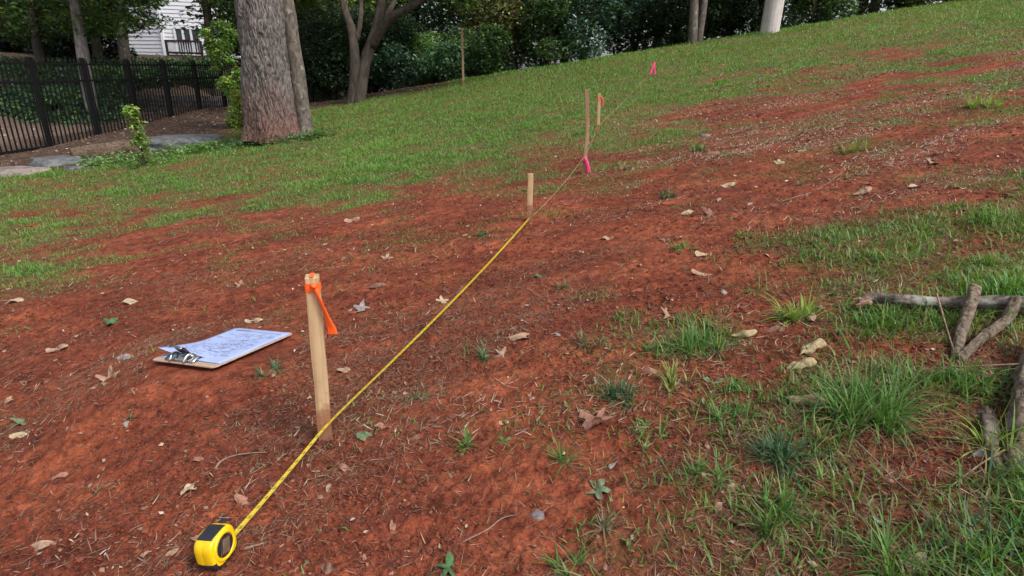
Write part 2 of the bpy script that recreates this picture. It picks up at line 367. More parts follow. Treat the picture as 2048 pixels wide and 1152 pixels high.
# 3. dead straw and thatch lying flat
x, y, r = scatter(760000, .7, 13); 
sm = .5+.5*fbm((x*.93+y*.37)*1.2, (-x*.37+y*.93)*4.0, 91, 4)
gg = grass_cover(x, y)
keep = (rng.random(len(x)) < np.clip(ss(.46, .84, sm)*.62+.10+.35*ss(.05, .5, gg)+.45*ss(0,2.5,x)*ss(2,5,y)*ss(.4,.7,sm), 0, 1)*np.minimum(1, (r/1.8)**1.5)) & clear_of(x, y); x, y, r = x[keep], y[keep], r[keep]; n = len(x)
pal = np.array([(.26, .16, .10), (.19, .10, .065), (.14, .06, .038), (.12, .045, .03), (.36, .27, .18)])
C0 = pal[rng.choice(5, n, p=[.2, .27, .26, .22, .05])]*(.7+.5*rng.random((n, 1)))
V, T, C = blades(np.stack([x, y, Z(x, y)+.0015], -1), rng.uniform(.006, .034, n)*(1+.09*r), rng.uniform(.0008, .0022, n)*(1+.20*r), rng.normal(1.2, 1.1, n), rng.uniform(1.25, 1.62, n), rng.uniform(-.35, .35, n), C0, 3)
tag(link('straw_litter', npmesh('straw_litter', V, T, M_dead, C)), kind='stuff', cat='dead grass', label='dead grass and straw strewn over the clay')
# pale straw drifted along the contours of the upper slope
x, y, r = scatter(420000, 1.1, 13, -55, 58); sm = .5+.5*fbm((x*.93+y*.37)*.9, (-x*.37+y*.93)*4.5, 191, 4)
keep = (rng.random(len(x)) < ss(.50, .85, sm)*(.05+.9*ss(.0, 1.8, x)*ss(2.0, 4.0, y)+.22*ss(1.0, 1.5, x)*ss(2.6, 1.6, y))*ss(13, 9, y)*np.minimum(1, r/3.4)*clear_of(x, y)); x, y, r = x[keep], y[keep], r[keep]; n = len(x)
pal = np.array([(.44, .34, .26), (.33, .23, .17), (.22, .14, .10), (.52, .43, .35)]); C0 = pal[rng.choice(4, n, p=[.32, .36, .22, .10])]*(.7+.5*rng.random((n, 1)))
V, T, C = blades(np.stack([x, y, Z(x, y)+.004], -1), rng.uniform(.012, .045, n)*(1+.05*r), rng.uniform(.0012, .0034, n)*(1+.16*r), rng.normal(1.2, .9, n), rng.uniform(1.15, 1.6, n), rng.uniform(-.5, .5, n), C0, 3)
tag(link('pale_straw', npmesh('pale_straw', V, T, M_dead, C)), kind='stuff', cat='dead grass', label='pale straw and dead blades drifted across the upper right slope')
# 4. clods and crumbs of clay
def blob(): 
    bm = bmesh.new(); bmesh.ops.create_icosphere(bm, subdivisions=1, radius=1); V = np.array([v.co[:] for v in bm.verts]); F = np.array([[v.index for v in f.verts] for f in bm.faces]); bm.free(); return V, F
BV, BF = blob()
def many(x, y, z, s, colr, flat=.6, jit=.28):
    n = len(x); k = len(BV); a = rng.uniform(0, 6.283, n); V = BV[None]*(1+jit*rng.normal(size=(n, k, 1))); V[..., 0] *= rng.uniform(.7, 1.5, (n, 1)); V[..., 2] *= flat
    c, d = np.cos(a)[:, None], np.sin(a)[:, None]; X = V[..., 0]*c-V[..., 1]*d; Y = V[..., 0]*d+V[..., 1]*c
    V = np.stack([X, Y, V[..., 2]], -1)*s[:, None, None]+np.stack([x, y, z], -1)[:, None]
    F = (BF[None]+(np.arange(n)*k)[:, None, None]).reshape(-1, 3); return V.reshape(-1, 3), F, np.repeat(colr, k, 0)
x, y, r = scatter(150000, .7, 9); sm = .5+.5*fbm(x*2.2, y*3.5, 95, 3)
keep = (rng.random(len(x)) < ss(.2, .75, sm)*np.minimum(1, (r/1.2)**1.3)) & clear_of(x, y); x, y, r = x[keep], y[keep], r[keep]; n = len(x)
pal = np.array([(.145, .041, .025), (.10, .031, .021), (.19, .055, .031), (.07, .030, .023), (.24, .14, .10)])
C0 = pal[rng.choice(5, n, p=[.37, .27, .22, .11, .03])]*(.75+.45*rng.random((n, 1)))
s = np.minimum(rng.lognormal(math.log(.0019), .42, n), .0052)*(1+.14*r)
V, F, C = many(x, y, Z(x, y)+s*.25, s, C0)
tag(link('clay_crumbs', npmesh('clay_crumbs', V, F, M_clod, C, smooth=False)), kind='stuff', cat='soil', label='loose crumbs and clods of red clay')
# 5. leaf bits: tiny dead leaf scraps, thicker on the mulch and the upper slope
def leafquads(P, size, Nrm_tilt, colr, fold=.35, asp=.5):
    n = len(P); a = rng.uniform(0, 6.283, n); el = Nrm_tilt
    d = np.stack([np.cos(a)*np.cos(el), np.sin(a)*np.cos(el), np.sin(el)], -1)
    s = np.stack([-np.sin(a), np.cos(a), 0*a], -1); ro = rng.uniform(-.9, .9, n)[:, None]
    nn = np.cross(d, s); s = s*np.cos(ro)+nn*np.sin(ro); nn = np.cross(d, s)
    L_ = size[:, None]; w_ = L_*asp*rng.uniform(.7, 1.2, (n, 1)); up = nn*L_*fold*rng.uniform(-.5, 1, (n, 1))
    v = np.stack([P-d*L_*.5, P+s*w_*.5+up-d*L_*.08, P+d*L_*.5, P-s*w_*.5+up-d*L_*.08], 1)
    b = (np.arange(n)*4)[:, None]; F = np.concatenate([b+np.array([0, 1, 2]), b+np.array([0, 2, 3])])
    return v.reshape(-1, 3), F, np.repeat(colr, 4, 0)
x, y, r = scatter(90000, .8, 16); up = ss(0, 3, x)*ss(2.5, 5, y)
ml = mulch(x, y)
keep = (rng.random(len(x)) < np.clip(.05+.95*up*ss(-.2, .4, fbm((x*.93+y*.37)*.8, (-x*.37+y*.93)*3, 97, 3))*ss(12, 8, y)+.75*ml, 0, 1)*np.minimum(1, (r/4)**1.5)) & clear_of(x, y); x, y, r = x[keep], y[keep], r[keep]; n = len(x)
pal = np.array([(.38, .27, .20), (.24, .15, .105), (.50, .40, .32), (.15, .085, .06)])
C0 = pal[rng.choice(4, n, p=[.35, .33, .1, .22])]*(.7+.5*rng.random((n, 1)))
V, F, C = leafquads(np.stack([x, y, Z(x, y)+.006], -1), rng.uniform(.004, .014, n)*(1+.24*r), rng.uniform(-.25, .35, n), C0, .3, .55)
tag(link('leaf_litter', npmesh('leaf_litter', V, F, M_dead, C, smooth=False)), kind='stuff', cat='leaf litter', label='scraps of dead leaves over the slope and under the trees')
# ================================================================== OBJECTS
UP = np.array([0, 0, 1.])
def rotz(a): return np.array([[math.cos(a), -math.sin(a), 0], [math.sin(a), math.cos(a), 0], [0, 0, 1]])
def pdir(px, dist):                                # a ground point in the direction of a pixel column, `dist` metres ahead
    d = ray(px, 150); x = d[0]/d[1]*dist; return np.array([x, dist, float(H(x, dist))])
# ------------------------------------------------------------------ stakes
M_stake = mat_wood('stake_pine', (.30, .185, .10), (.58, .40, .23), stain=True); M_stake2 = mat_wood('stake_weathered', (.24, .14, .085), (.40, .26, .16), stain=True)
M_pink = mat('pink_ribbon', (.85, .07, .22), .4); M_orange = mat('orange_ribbon', (.95, .13, .025), .38); M_peach = mat('coral_ribbon', (.70, .16, .10), .5)
for m_ in (M_pink, M_orange, M_peach): m_.node_tree.nodes['Principled BSDF'].inputs['Transmission Weight'].default_value = 0
def stake_pts(base_px, top_px):
    b = gp(*base_px); t = tdepth(b)
    # the top lies on the ray of its pixel, straight above or slightly leaning: same world distance
    d = ray(*top_px); k = (b[1])/d[1]; return b, CAM+d*k
def make_stake(name, label, base_px, top_px, wd, th, m, rz, mid_px=None, group='wooden stakes along the measured line'):
    b, tp = stake_pts(base_px, top_px); o = thing(name, label, 'stake', b, group)
    pts = [np.array([0, 0, -.10]), tp-b]
    if mid_px is not None:
        d = ray(*mid_px); k = b[1]/d[1]; pts = [np.array([0, 0, -.1]), CAM+d*k-b, tp-b]
    bm = bmesh.new(); rings = []
    c, s = math.cos(rz), math.sin(rz); off = [(-wd/2, -th/2), (wd/2, -th/2), (wd/2, th/2), (-wd/2, th/2)]
    P = []
    for i in range(len(pts)-1):
        for q in np.linspace(0, 1, 9)[(1 if i else 0):]: P.append(pts[i]*(1-q)+pts[i+1]*q)
    for i, p in enumerate(P):
        j = .0006*np.array([math.sin(i*2.1), math.cos(i*1.7), 0]); e = .86 if i == len(P)-1 else 1.
        if i == len(P)-1: rings.append([bm.verts.new((p+j+np.array([u*c-v*s, u*s+v*c, -.003]))) for u, v in off])
        rings.append([bm.verts.new((p+j+np.array([(u*c-v*s)*e, (u*s+v*c)*e, 0]))) for u, v in off])
    for a, b2 in zip(rings, rings[1:]):
        for k in range(4): bm.faces.new((a[k], a[(k+1) % 4], b2[(k+1) % 4], b2[k]))
    bm.faces.new(rings[-1]); bm.faces.new(rings[0][::-1])
    ed = [e for e in bm.edges if abs((e.verts[0].co-e.verts[1].co).normalized().z) > .8]
    bmesh.ops.bevel(bm, geom=ed, offset=.0015, segments=1, affect='EDGES')
    me = bpy.data.meshes.new('shaft'); bm.to_mesh(me); bm.free(); me.materials.append(m); link('shaft', me, o)
    return o, b, tp, P
def ribbon(name, pts, widths, normals_twist, m, parent, side=np.array([1, 0, 0]), th=.0006):
    """a soft strip of plastic through pts; side = direction of its width, twisted along the way"""
    P = np.array(pts, float); n = len(P); tt = np.linspace(0, n-1, (n-1)*6+1); Q = np.array([[np.interp(t, range(n), P[:, k]) for k in range(3)] for t in tt])
    for _ in range(3): Q[1:-1] = (Q[:-2]+2*Q[1:-1]+Q[2:])/4
    T = np.gradient(Q, axis=0); T /= np.linalg.norm(T, axis=1)[:, None]; W = np.interp(tt, range(n), widths); A = np.interp(tt, range(n), normals_twist)
    v = []; mb = MB()
    for i in range(len(Q)):
        s = side-(side@T[i])*T[i]; s /= np.linalg.norm(s); u = np.cross(T[i], s); s2 = s*math.cos(A[i])+u*math.sin(A[i]); u2 = np.cross(T[i], s2)
        for k in np.linspace(-.5, .5, 5): v.append(Q[i]+s2*W[i]*k+u2*(math.cos(k*math.pi)*W[i]*.10))
    m_ = 5; F = [(i*m_+j, i*m_+j+1, (i+1)*m_+j+1, (i+1)*m_+j) for i in range(len(Q)-1) for j in range(m_-1)]
    mb.add(v, F); o = mb.build(name, m, parent, smooth=True)
    md = o.modifiers.new('solid', 'SOLIDIFY'); md.thickness = th; return o
def band(parent, c, wd, th, rz, z0, z1, m, name='ribbon_wrap'):
    mb = MB(); zs = np.linspace(z0, z1, 5); R = rotz(rz); a = np.linspace(0, 2*np.pi, 24, endpoint=False); V = []
    for i, z in enumerate(zs):
        for t in a:
            e = .35; cx = math.copysign(abs(math.cos(t))**e, math.cos(t))*(wd/2+.0016+.0006*math.sin(5*t+i)); cy = math.copysign(abs(math.sin(t))**e, math.sin(t))*(th/2+.0016+.0006*math.sin(4*t+2*i))
            q = R@np.array([cx, cy, 0]); V.append(np.array(c)+q+np.array([0, 0, z+.002*math.sin(t*1+.5)]))
    F = [(i*24+j, i*24+(j+1) % 24, (i+1)*24+(j+1) % 24, (i+1)*24+j) for i in range(4) for j in range(24)]
    mb.add(V, F); return mb.build(name, m, parent, smooth=True)
RZ1 = R_(16); W1 = .031
st1, b1, t1, P1 = make_stake('survey_stake', 'nearest wooden stake, bare pale pine with an orange ribbon tied round its top', (650, 872), (624, 551), W1, .026, M_stake, RZ1)
d1 = t1-b1; ax = d1/np.linalg.norm(d1)
band(st1, d1*.968, W1, .026, RZ1, -.020, .001, M_orange)
mb = MB(); R1 = rotz(RZ1)
mb.box(d1+np.array([0, 0, .0012]), (.009, .0275, .0012), rz=RZ1); mb.build('ribbon_over_top', M_orange, st1)
kn = d1*.965+R1@np.array([.004, -.0185, -.004])
ribbon('ribbon_tail', [kn+(0, 0, .004), kn+(.006, -.004, -.015), kn+(.013, -.005, -.035), kn+(.020, -.003, -.06), kn+(.026, -.001, -.085), kn+(.030, .002, -.102), kn+(.031, .003, -.118)], [.008, .010, .011, .015, .019, .022, .024], [0, .3, .5, .5, .3, .1, 0], M_orange, st1)
ribbon('ribbon_tail', [kn+(0, 0, .004), kn+(.010, -.001, -.02), kn+(.017, .002, -.05), kn+(.021, .004, -.085), kn+(.022, .006, -.135)], [.008, .012, .012, .012, .010], [0, .9, 1.1, 1.2, 1.2], M_orange, st1)
mb = MB(); mb.tube([kn+(-.006, 0, .002), kn+(0, -.004, .001), kn+(.006, 0, -.003)], [.003, .0055, .003], 8, sub=3); mb.build('ribbon_knot', M_orange, st1, smooth=True)
st2, b2, t2, P2 = make_stake('survey_stake', 'plain short wooden stake where the yellow tape ends', (1059, 441), (1061, 347), .030, .016, M_stake, R_(4))
st3, b3, t3, P3 = make_stake('survey_stake', 'tall bent wooden stake with a hot pink ribbon near its foot', (1167, 345), (1174, 179), .026, .02, M_stake2, R_(-5), mid_px=(1175, 268))
k3 = np.array([.012, -.018, .085])
ribbon('pink_ribbon', [k3+(-.012, 0, .022), k3+(0, -.004, 0), k3+(.012, -.006, -.04), k3+(.022, -.002, -.082)], [.018, .020, .026, .032], [0, .2, .3, .2], M_pink, st3, th=.001)
band(st3, (.002, 0, .09), .026, .02, 0, -.01, .012, M_pink)
st4, b4, t4, P4 = make_stake('survey_stake', 'wooden stake with a faded coral ribbon, standing just behind the tall bent one', (1196, 267), (1199, 187), .03, .022, M_stake, R_(0))
h4 = (t4-b4)
ribbon('coral_ribbon', [h4+(.012, -.014, -.03), h4+(.030, -.014, -.05), h4+(.033, -.012, -.09), h4+(.036, -.01, -.12)], [.02, .022, .024, .02], [.3, .5, .6, .6], M_peach, st4, th=.001)
band(st4, h4, .03, .022, 0, -.06, -.03, M_peach)
st5, b5, t5, P5 = make_stake('garden_pole', 'thin tall wooden pole standing alone at the grass edge in front of the bushes', (927, 168), (924, 56), .042, .03, M_stake2, 0, group=None); st5['category'] = 'pole'
# pink flag on a wire, far up the slope
bf = gp(1303, 152); fl = thing('marker_flag', 'small hot pink ribbon on a thin wire pin far up the grassy slope', 'marker flag', bf)
mb = MB(); mb.tube([(0, 0, -.05), (.0, 0, .10), (.02, 0, .20)], .004, 6); mb.build('wire_pin', M_stake2, fl)
ribbon('flag_ribbon', [(.02, -.01, .215), (.02, -.012, .16), (.03, -.01, .08), (.05, -.01, .02)], [.025, .035, .035, .03], [.2, .3, .4, .2], M_pink, fl, th=.002)
ribbon('flag_ribbon', [(.02, -.012, .19), (.0, -.014, .13), (-.02, -.012, .06), (-.03, -.01, .01)], [.02, .03, .03, .02], [.2, .1, .0, .2], M_pink, fl, th=.002)
# string from the second stake, past the tall stake and the coral one, on to the flag
M_string = mat('string', (.34, .25, .13), .8)
def sag(a, b, s, n=8): return [a*(1-t)+b*t-np.array([0, 0, s*4*t*(1-t)]) for t in np.linspace(0, 1, n)]
s0 = b2+(.018, -.012, .03); s1 = b3+(-.004, -.018, .115); s2 = b4+(-.018, -.014, .05); s3 = bf+(.0, 0, .10)
o = thing('guide_string', 'thin tan string stretched from the second stake up to the far pink flag', 'string', b2)
mb = MB(); pts = sag(s0, s1, .02)+sag(s1, s2, .02)[1:]+sag(s2, s3, .06, 12)[1:]
def lift(P, k=.012): return [np.array([p[0], p[1], max(p[2], float(Z(p[0], p[1]))+k)]) for p in P]
mb.tube([np.array([p[0], p[1], max(p[2], float(Z(p[0], p[1]))+.03+.05*min(1, max(0, (p[1]-3.5)/3)))])-b2 for p in pts], np.interp(np.arange(len(pts)), [0, 7, 25], [.0011, .0012, .0014]), 6, sub=2); mb.build('string', M_string, o)

# ------------------------------------------------------------------ tape measure
M_yel = mat_noise('tape_case_yellow', (.70, .43, .005), (.78, .50, .008), 40, .36, .5, .05, .001); M_blk = mat_noise('rubber_black', (.010, .011, .016), (.018, .020, .028), 60, .5, .5, .2, .0006)
M_steel = mat_noise('steel', (.32, .32, .33), (.5, .5, .5), 25, .25, .6, .05, .001); M_steel.node_tree.nodes['Principled BSDF'].inputs['Metallic'].default_value = 1
M_brown = mat_noise('emblem', (.10, .065, .045), (.17, .12, .09), 50, .4, .5, .1, .001)
TB = gp(441, 1123); TB[2] = max(float(Z(TB[0]+a_, TB[1]+b_)) for a_ in (-.025, 0, .025) for b_ in (-.025, 0, .025))-.004
mouth = None
gt = b1+np.array([-.004, -.030, .04]); aim = gt-TB; yaw = math.atan2(aim[1], aim[0])+R_(5)      # the case points along the blade
tm = thing('tape_measure', 'yellow and black retractable tape measure lying on the clay with its blade pulled out', 'tape measure', TB)
sl_g = np.array([.11, .03])                        # the case follows the ground
MT = rotz(yaw); TW = .044; TH = .074; TL = .078
nrm = np.array([-.10, .02, 1.]); nrm /= np.linalg.norm(nrm); xx_ = MT[:, 0]-(MT[:, 0]@nrm)*nrm; xx_ /= np.linalg.norm(xx_); MT = np.stack([xx_, np.cross(nrm, xx_), nrm], 1)*.89
def prof(sc=1.0, z0=0.0, z1=1.0, n=64):            # outline of the case, s forward, z up, centre at (0, TH/2)
    P = []
    for t in np.linspace(0, 2*np.pi, n, endpoint=False):
        c, s = math.cos(t), math.sin(t); e = .50 if (s < 0) else (.62 if c < 0 else .66)
        P.append((math.copysign(abs(c)**e, c)*TL/2*sc, TH/2+math.copysign(abs(s)**e, s)*TH/2*sc))
    return np.array(P)
def loft(sections, n):                             # sections: list of (y, outline Nx2)
    V = np.concatenate([np.stack([o_[:, 0], np.full(n, y_), o_[:, 1]], 1) for y_, o_ in sections]); k = len(sections)
    F = [(i*n+j, i*n+(j+1) % n, (i+1)*n+(j+1) % n, (i+1)*n+j) for i in range(k-1) for j in range(n)]
    F += [tuple(range(n))[::-1], tuple((k-1)*n+j for j in range(n))]; return V, F
def tadd(mb, V, F): mb.add(np.asarray(V)@MT.T, F)
ys = [(-.5, .84), (-.485, .90), (-.44, .955), (-.36, .99), (-.2, 1), (-.012, 1), (0, .996), (.012, 1), (.2, 1), (.36, .99), (.44, .955), (.485, .90), (.5, .84)]
mb = MB(); tadd(mb, *loft([(y_*TW, prof(s_)) for y_, s_ in ys], 64)); mb.build('case', M_yel, tm, smooth=True)
def shell(z_lo, z_hi, s_lo, s_hi, grow, name, yr=.5):   # a rubber overlay: patch of the outline, slightly proud
    P = prof(); sel = [i for i in range(64) if z_lo <= P[i, 1]/TH <= z_hi and s_lo <= P[i, 0]/TL <= s_hi]
    i0 = next(i for i in sel if (i-1) % 64 not in sel); seq = [(i0+k) % 64 for k in range(len(sel))]
    mb = MB(); yy = np.array([-.5, -.48, -.4, -.15, -.05, .05, .15, .4, .48, .5])*yr/.5; V = []
    for k, i in enumerate(seq):
        c = np.array([0, TH/2]); rim = .3 if k in (0, len(seq)-1) else 1
        for j, y_ in enumerate(yy):
            s_ = np.interp(abs(y_), [0, .2, .36, .44, .485, .5], [1, 1, .99, .955, .90, .84]); gz = grow*rim*(.35 if j in (0, len(yy)-1) else 1)*(1.25 if abs(abs(y_)-.05*yr/.5) > .01 else .8)
            q = c+(P[i]-c)*(s_+gz); V.append((q[0], y_*TW*1.012, q[1]))
    n = len(yy); F = [(a*n+b_, a*n+b_+1, (a+1)*n+b_+1, (a+1)*n+b_) for a in range(len(seq)-1) for b_ in range(n-1)]
    tadd(mb, V, F); o = mb.build(name, M_blk, tm, smooth=True); return o
shell(.72, 1.01, -.33, .30, .030, 'top_grip', .40)
shell(-.01, .33, -.6, .6, .035, 'base_grip', .5)
# side faces: raised yellow ring, dark disc with a steel edged emblem plate (right side is the one in view)
for sgn in (-1, 1):
    cy = sgn*TW*.5; ring = MB(); a = np.linspace(0, 2*np.pi, 40, endpoint=False)
    def circ(r, y_, c=(.0, TH*.52), sx=1.0): return np.stack([c[0]+np.cos(a)*r*sx, np.full(40, y_), c[1]+np.sin(a)*r], 1)
    V = np.concatenate([circ(.0335, cy-sgn*.003), circ(.0325, cy+sgn*.0015), circ(.0300, cy+sgn*.0030), circ(.0262, cy+sgn*.0028), circ(.0245, cy+sgn*.0005), circ(.0240, cy-sgn*.001)])
    F = [(i*40+j, i*40+(j+1) % 40, (i+1)*40+(j+1) % 40, (i+1)*40+j) for i in range(5) for j in range(40)]
    tadd(ring, V, F); ring.build('side_ring', M_yel, tm, smooth=True)
    d_ = MB(); V = np.concatenate([circ(.0242, cy+sgn*.0003), circ(.0242, cy+sgn*.0012)]); tadd(d_, V, [(j, (j+1) % 40, 40+(j+1) % 40, 40+j) for j in range(40)]+[tuple(range(40, 80))]); disc = d_.build('side_disc', M_blk, tm)
    e = MB(); T_ = MT@np.array([0, cy+sgn*.002, TH*.52]); e.box(T_, (.026, .0026, .038), M=MT@np.array([[math.cos(.35), 0, math.sin(.35)], [0, 1, 0], [-math.sin(.35), 0, math.cos(.35)]])); pl = e.build('emblem_plate', M_steel, disc, bevel=.001)
    e = MB(); T_ = MT@np.array([0, cy+sgn*.0030, TH*.52]); e.box(T_, (.020, .0026, .031), M=MT@np.array([[math.cos(.35), 0, math.sin(.35)], [0, 1, 0], [-math.sin(.35), 0, math.cos(.35)]])); e.build('emblem_inset', M_brown, disc, bevel=.0008)
mb = MB(); mb.box(MT@np.array([TL*.45, 0, TH*.93]), (.014, .015, .005), M=MT); mb.build('thumb_lock', M_blk, tm, bevel=.002)
mb = MB(); mb.box(MT@np.array([-.004, TW*.5+.006, TH*.45]), (.014, .0012, .052), M=MT); mb.build('belt_clip', M_steel, tm, bevel=.0004)
mb = MB(); mb.box(MT@np.array([TL*.49, 0, TH*.20]), (.012, .026, .012), M=MT); mb.build('mouth', M_blk, tm, bevel=.002)
# blade: a yellow steel ribbon, tilted on edge, with printed ticks
M_blade = mat('tape_blade', (.80, .62, .03), .38); nt = M_blade.node_tree
tc = N(M_blade, 'ShaderNodeTexCoord'); sx = N(M_blade, 'ShaderNodeSeparateXYZ'); L(M_blade, tc.outputs['UV'], sx.inputs[0])
def tick(period, duty, lo, hi):
    a_ = N(M_blade, 'ShaderNodeMath', operation='DIVIDE'); L(M_blade, sx.outputs[0], a_.inputs[0]); a_.inputs[1].default_value = period
    f_ = N(M_blade, 'ShaderNodeMath', operation='FRACT'); L(M_blade, a_.outputs[0], f_.inputs[0])
    g_ = N(M_blade, 'ShaderNodeMath', operation='LESS_THAN'); L(M_blade, f_.outputs[0], g_.inputs[0]); g_.inputs[1].default_value = duty
    h_ = N(M_blade, 'ShaderNodeMath', operation='GREATER_THAN'); L(M_blade, sx.outputs[1], h_.inputs[0]); h_.inputs[1].default_value = lo
    i_ = N(M_blade, 'ShaderNodeMath', operation='LESS_THAN'); L(M_blade, sx.outputs[1], i_.inputs[0]); i_.inputs[1].default_value = hi
    j_ = N(M_blade, 'ShaderNodeMath', operation='MULTIPLY'); L(M_blade, g_.outputs[0], j_.inputs[0]); L(M_blade, h_.outputs[0], j_.inputs[1])
    k_ = N(M_blade, 'ShaderNodeMath', operation='MULTIPLY'); L(M_blade, j_.outputs[0], k_.inputs[0]); L(M_blade, i_.outputs[0], k_.inputs[1]); return k_.outputs[0]
acc = None
for q in ((.0254, .10, .0, 1.0), (.0127, .12, .62, 1.0), (.00635, .22, .76, 1.0), (.0254, .33, .25, .60), (.00635, .22, .0, .2)):
    k_ = tick(*q)
    if acc is None: acc = k_
    else:
        mx = N(M_blade, 'ShaderNodeMath', operation='MAXIMUM'); L(M_blade, acc, mx.inputs[0]); L(M_blade, k_, mx.inputs[1]); acc = mx.outputs[0]
sc_ = N(M_blade, 'ShaderNodeMath', operation='MULTIPLY'); L(M_blade, acc, sc_.inputs[0]); sc_.inputs[1].default_value = .6
basecol(M_blade, mixc(M_blade, sc_.outputs[0], mixc(M_blade, .5, (.78, .56, .02), ramp(M_blade, noise(M_blade, coords(M_blade), 4, 3), [(.3, (.6, .43, .02)), (.7, (.85, .68, .10))])), (.06, .045, .02)))
m0 = TB+MT@np.array([TL*.5, 0, TH*.22]); c1 = CAM+ray(655, 846)*((b1[1]-.026)/ray(655, 846)[1]); e2 = b2+(.002, -.016, .022)
ctrl = []
for a_, b_, n_, s_ in ((m0, c1, 14, .004), (c1, e2, 30, .02)): ctrl += sag(a_, b_, s_, n_)[(1 if ctrl else 0):]
Q = np.array(lift(ctrl, .014)); 
for _ in range(2): Q[1:-1] = (Q[:-2]+2*Q[1:-1]+Q[2:])/4
T = np.gradient(Q, axis=0); T /= np.linalg.norm(T, axis=1)[:, None]; ln = np.concatenate([[0], np.cumsum(np.linalg.norm(np.diff(Q, axis=0), axis=1))])
V = []; UV = []; tot = ln[-1]
for i in range(len(Q)):
    s_ = np.cross(T[i], UP); s_ /= np.linalg.norm(s_); u_ = np.cross(s_, T[i])
    a_ = np.interp(ln[i], [0, .12, .35, .5, .62, 1.1, tot], [.38, .50, .57, .60, .54, .50, .46])
    s2_ = s_*math.cos(a_)+u_*math.sin(a_); u2_ = np.cross(s2_, T[i])
    for k in np.linspace(-.5, .5, 7): V.append(Q[i]+s2_*k*.019+u2_*(.25-k*k)*-.007-TB); UV.append((ln[i], k+.5))
F = [(i*7+j, i*7+j+1, (i+1)*7+j+1, (i+1)*7+j) for i in range(len(Q)-1) for j in range(6)]
me = npmesh('tape_blade', V, F, M_blade, uv=UV); bl = link('tape_blade', me, tm); md = bl.modifiers.new('s', 'SOLIDIFY'); md.thickness = .0005
mb = MB(); q_ = Q[-1]-TB; mb.box(q_, (.019, .0015, .016)); mb.build('end_hook', M_steel, tm)

# ------------------------------------------------------------------ clipboard
M_board = mat_noise('hardboard', (.36, .24, .17), (.48, .34, .26), 90, .6, .4, .1, .0005); M_edge = M_board
M_paper = mat_noise('paper', (.30, .37, .60), (.35, .42, .66), 6, .6, .3, .15, .002); M_ink = mat('ink', (.11, .14, .27), .6)
WB, LB = .27, .343
cbR = None
Qc = np.array([[-1.063, 1.462, .017], [-.829, 1.378, .044], [-.719, 1.675, .018], [-.953, 1.759, -.01]]); Qc = CAM+1.08*(Qc-CAM)
cbo = Qc.mean(0); ux = (Qc[1]-Qc[0]); ux /= np.linalg.norm(ux); uy = Qc[3]-Qc[0]; uy -= (uy@ux)*ux; uy /= np.linalg.norm(uy); un = np.cross(ux, uy)
cb = thing('clipboard', 'hardboard clipboard with handwritten white sheets lying on the clay left of the nearest stake', 'clipboard', cbo)
cb.rotation_euler = Matrix([[ux[i], uy[i], un[i]] for i in range(3)]).to_euler()
mb = MB(); c_ = .014; pl_ = []
for (sx_, sy_) in ((1, 1), (-1, 1), (-1, -1), (1, -1)):
    for k in range(5):
        a_ = {(1, 1): 0, (-1, 1): 90, (-1, -1): 180, (1, -1): 270}[(sx_, sy_)]+k*22.5; pl_.append((sx_*(WB/2-c_)+c_*math.cos(R_(a_)), sy_*(LB/2-c_)+c_*math.sin(R_(a_))))
n = len(pl_); mb.add([(x_, y_, z_) for z_ in (0, .004) for x_, y_ in pl_], [tuple(range(n))[::-1], tuple(range(n, 2*n))]+[(i, (i+1) % n, n+(i+1) % n, n+i) for i in range(n)])
mb.build('board', M_board, cb, bevel=.0006)
PW, PL, PY = .257, .308, .016
def sheet(name, z0, dx, curl, rot):
    nx_, ny_ = 20, 26; V = []
    for i in range(nx_+1):
        for j in range(ny_+1):
            u, v = i/nx_, j/ny_; x_ = (u-.5)*PW+dx; y_ = -LB/2+.026+v*PL
            lift_ = curl*(max(0, .55-v)/.55)**1.5*(max(0, .8-u)/.8)**1.6+.0025*math.sin(v*7+u*3)*(v*(1-v)*2)
            cx_, sx_ = math.cos(rot), math.sin(rot); V.append((x_*cx_-y_*sx_, x_*sx_+y_*cx_, z0+lift_))
    F = [(i*(ny_+1)+j, (i+1)*(ny_+1)+j, (i+1)*(ny_+1)+j+1, i*(ny_+1)+j+1) for i in range(nx_) for j in range(ny_)]
    me = npmesh(name, V, F, M_paper); o = link(name, me, cb); s = o.modifiers.new('s', 'SOLIDIFY'); s.thickness = .0003; return V, o
sheet('paper', .0052, .004, .0, .0); VS, so_ = sheet('paper', .0068, .0, .030, .006); VS = np.array(VS).reshape(21, 27, 3)
def onsheet(u, v):
    a_, b_ = np.clip(u, 0, .999)*20, np.clip(v, 0, .999)*26; i, j = int(a_), int(b_); f, g = a_-i, b_-j
    return (VS[i, j]*(1-f)+VS[i+1, j]*f)*(1-g)+(VS[i, j+1]*(1-f)+VS[i+1, j+1]*f)*g+np.array([0, 0, .0006])
ink = MB(); rr_ = random.Random(4)
def stroke(pts, wd=.0007):
    P = [onsheet(*p) for p in pts]
    for a_, b_ in zip(P, P[1:]):
        d_ = b_-a_; l_ = np.linalg.norm(d_)
        if l_ < 1e-6: continue
        s_ = np.cross(d_/l_, UP)*wd; ink.add([a_-s_, a_+s_, b_+s_, b_-s_], [(0, 1, 2, 3)])
def word(u, v, du, hgt=.012):
    u2 = u; pts = []
    while u2 < u+du: pts.append((u2, v+rr_.uniform(-hgt, hgt))); u2 += rr_.uniform(.006, .016)
    if len(pts) > 1: stroke(pts)
stroke([(.10, .93), (.36, .93)], .0045); stroke([(.37, .925), (.95, .905)], .0016)          # heading bar at the far edge
v_ = .86
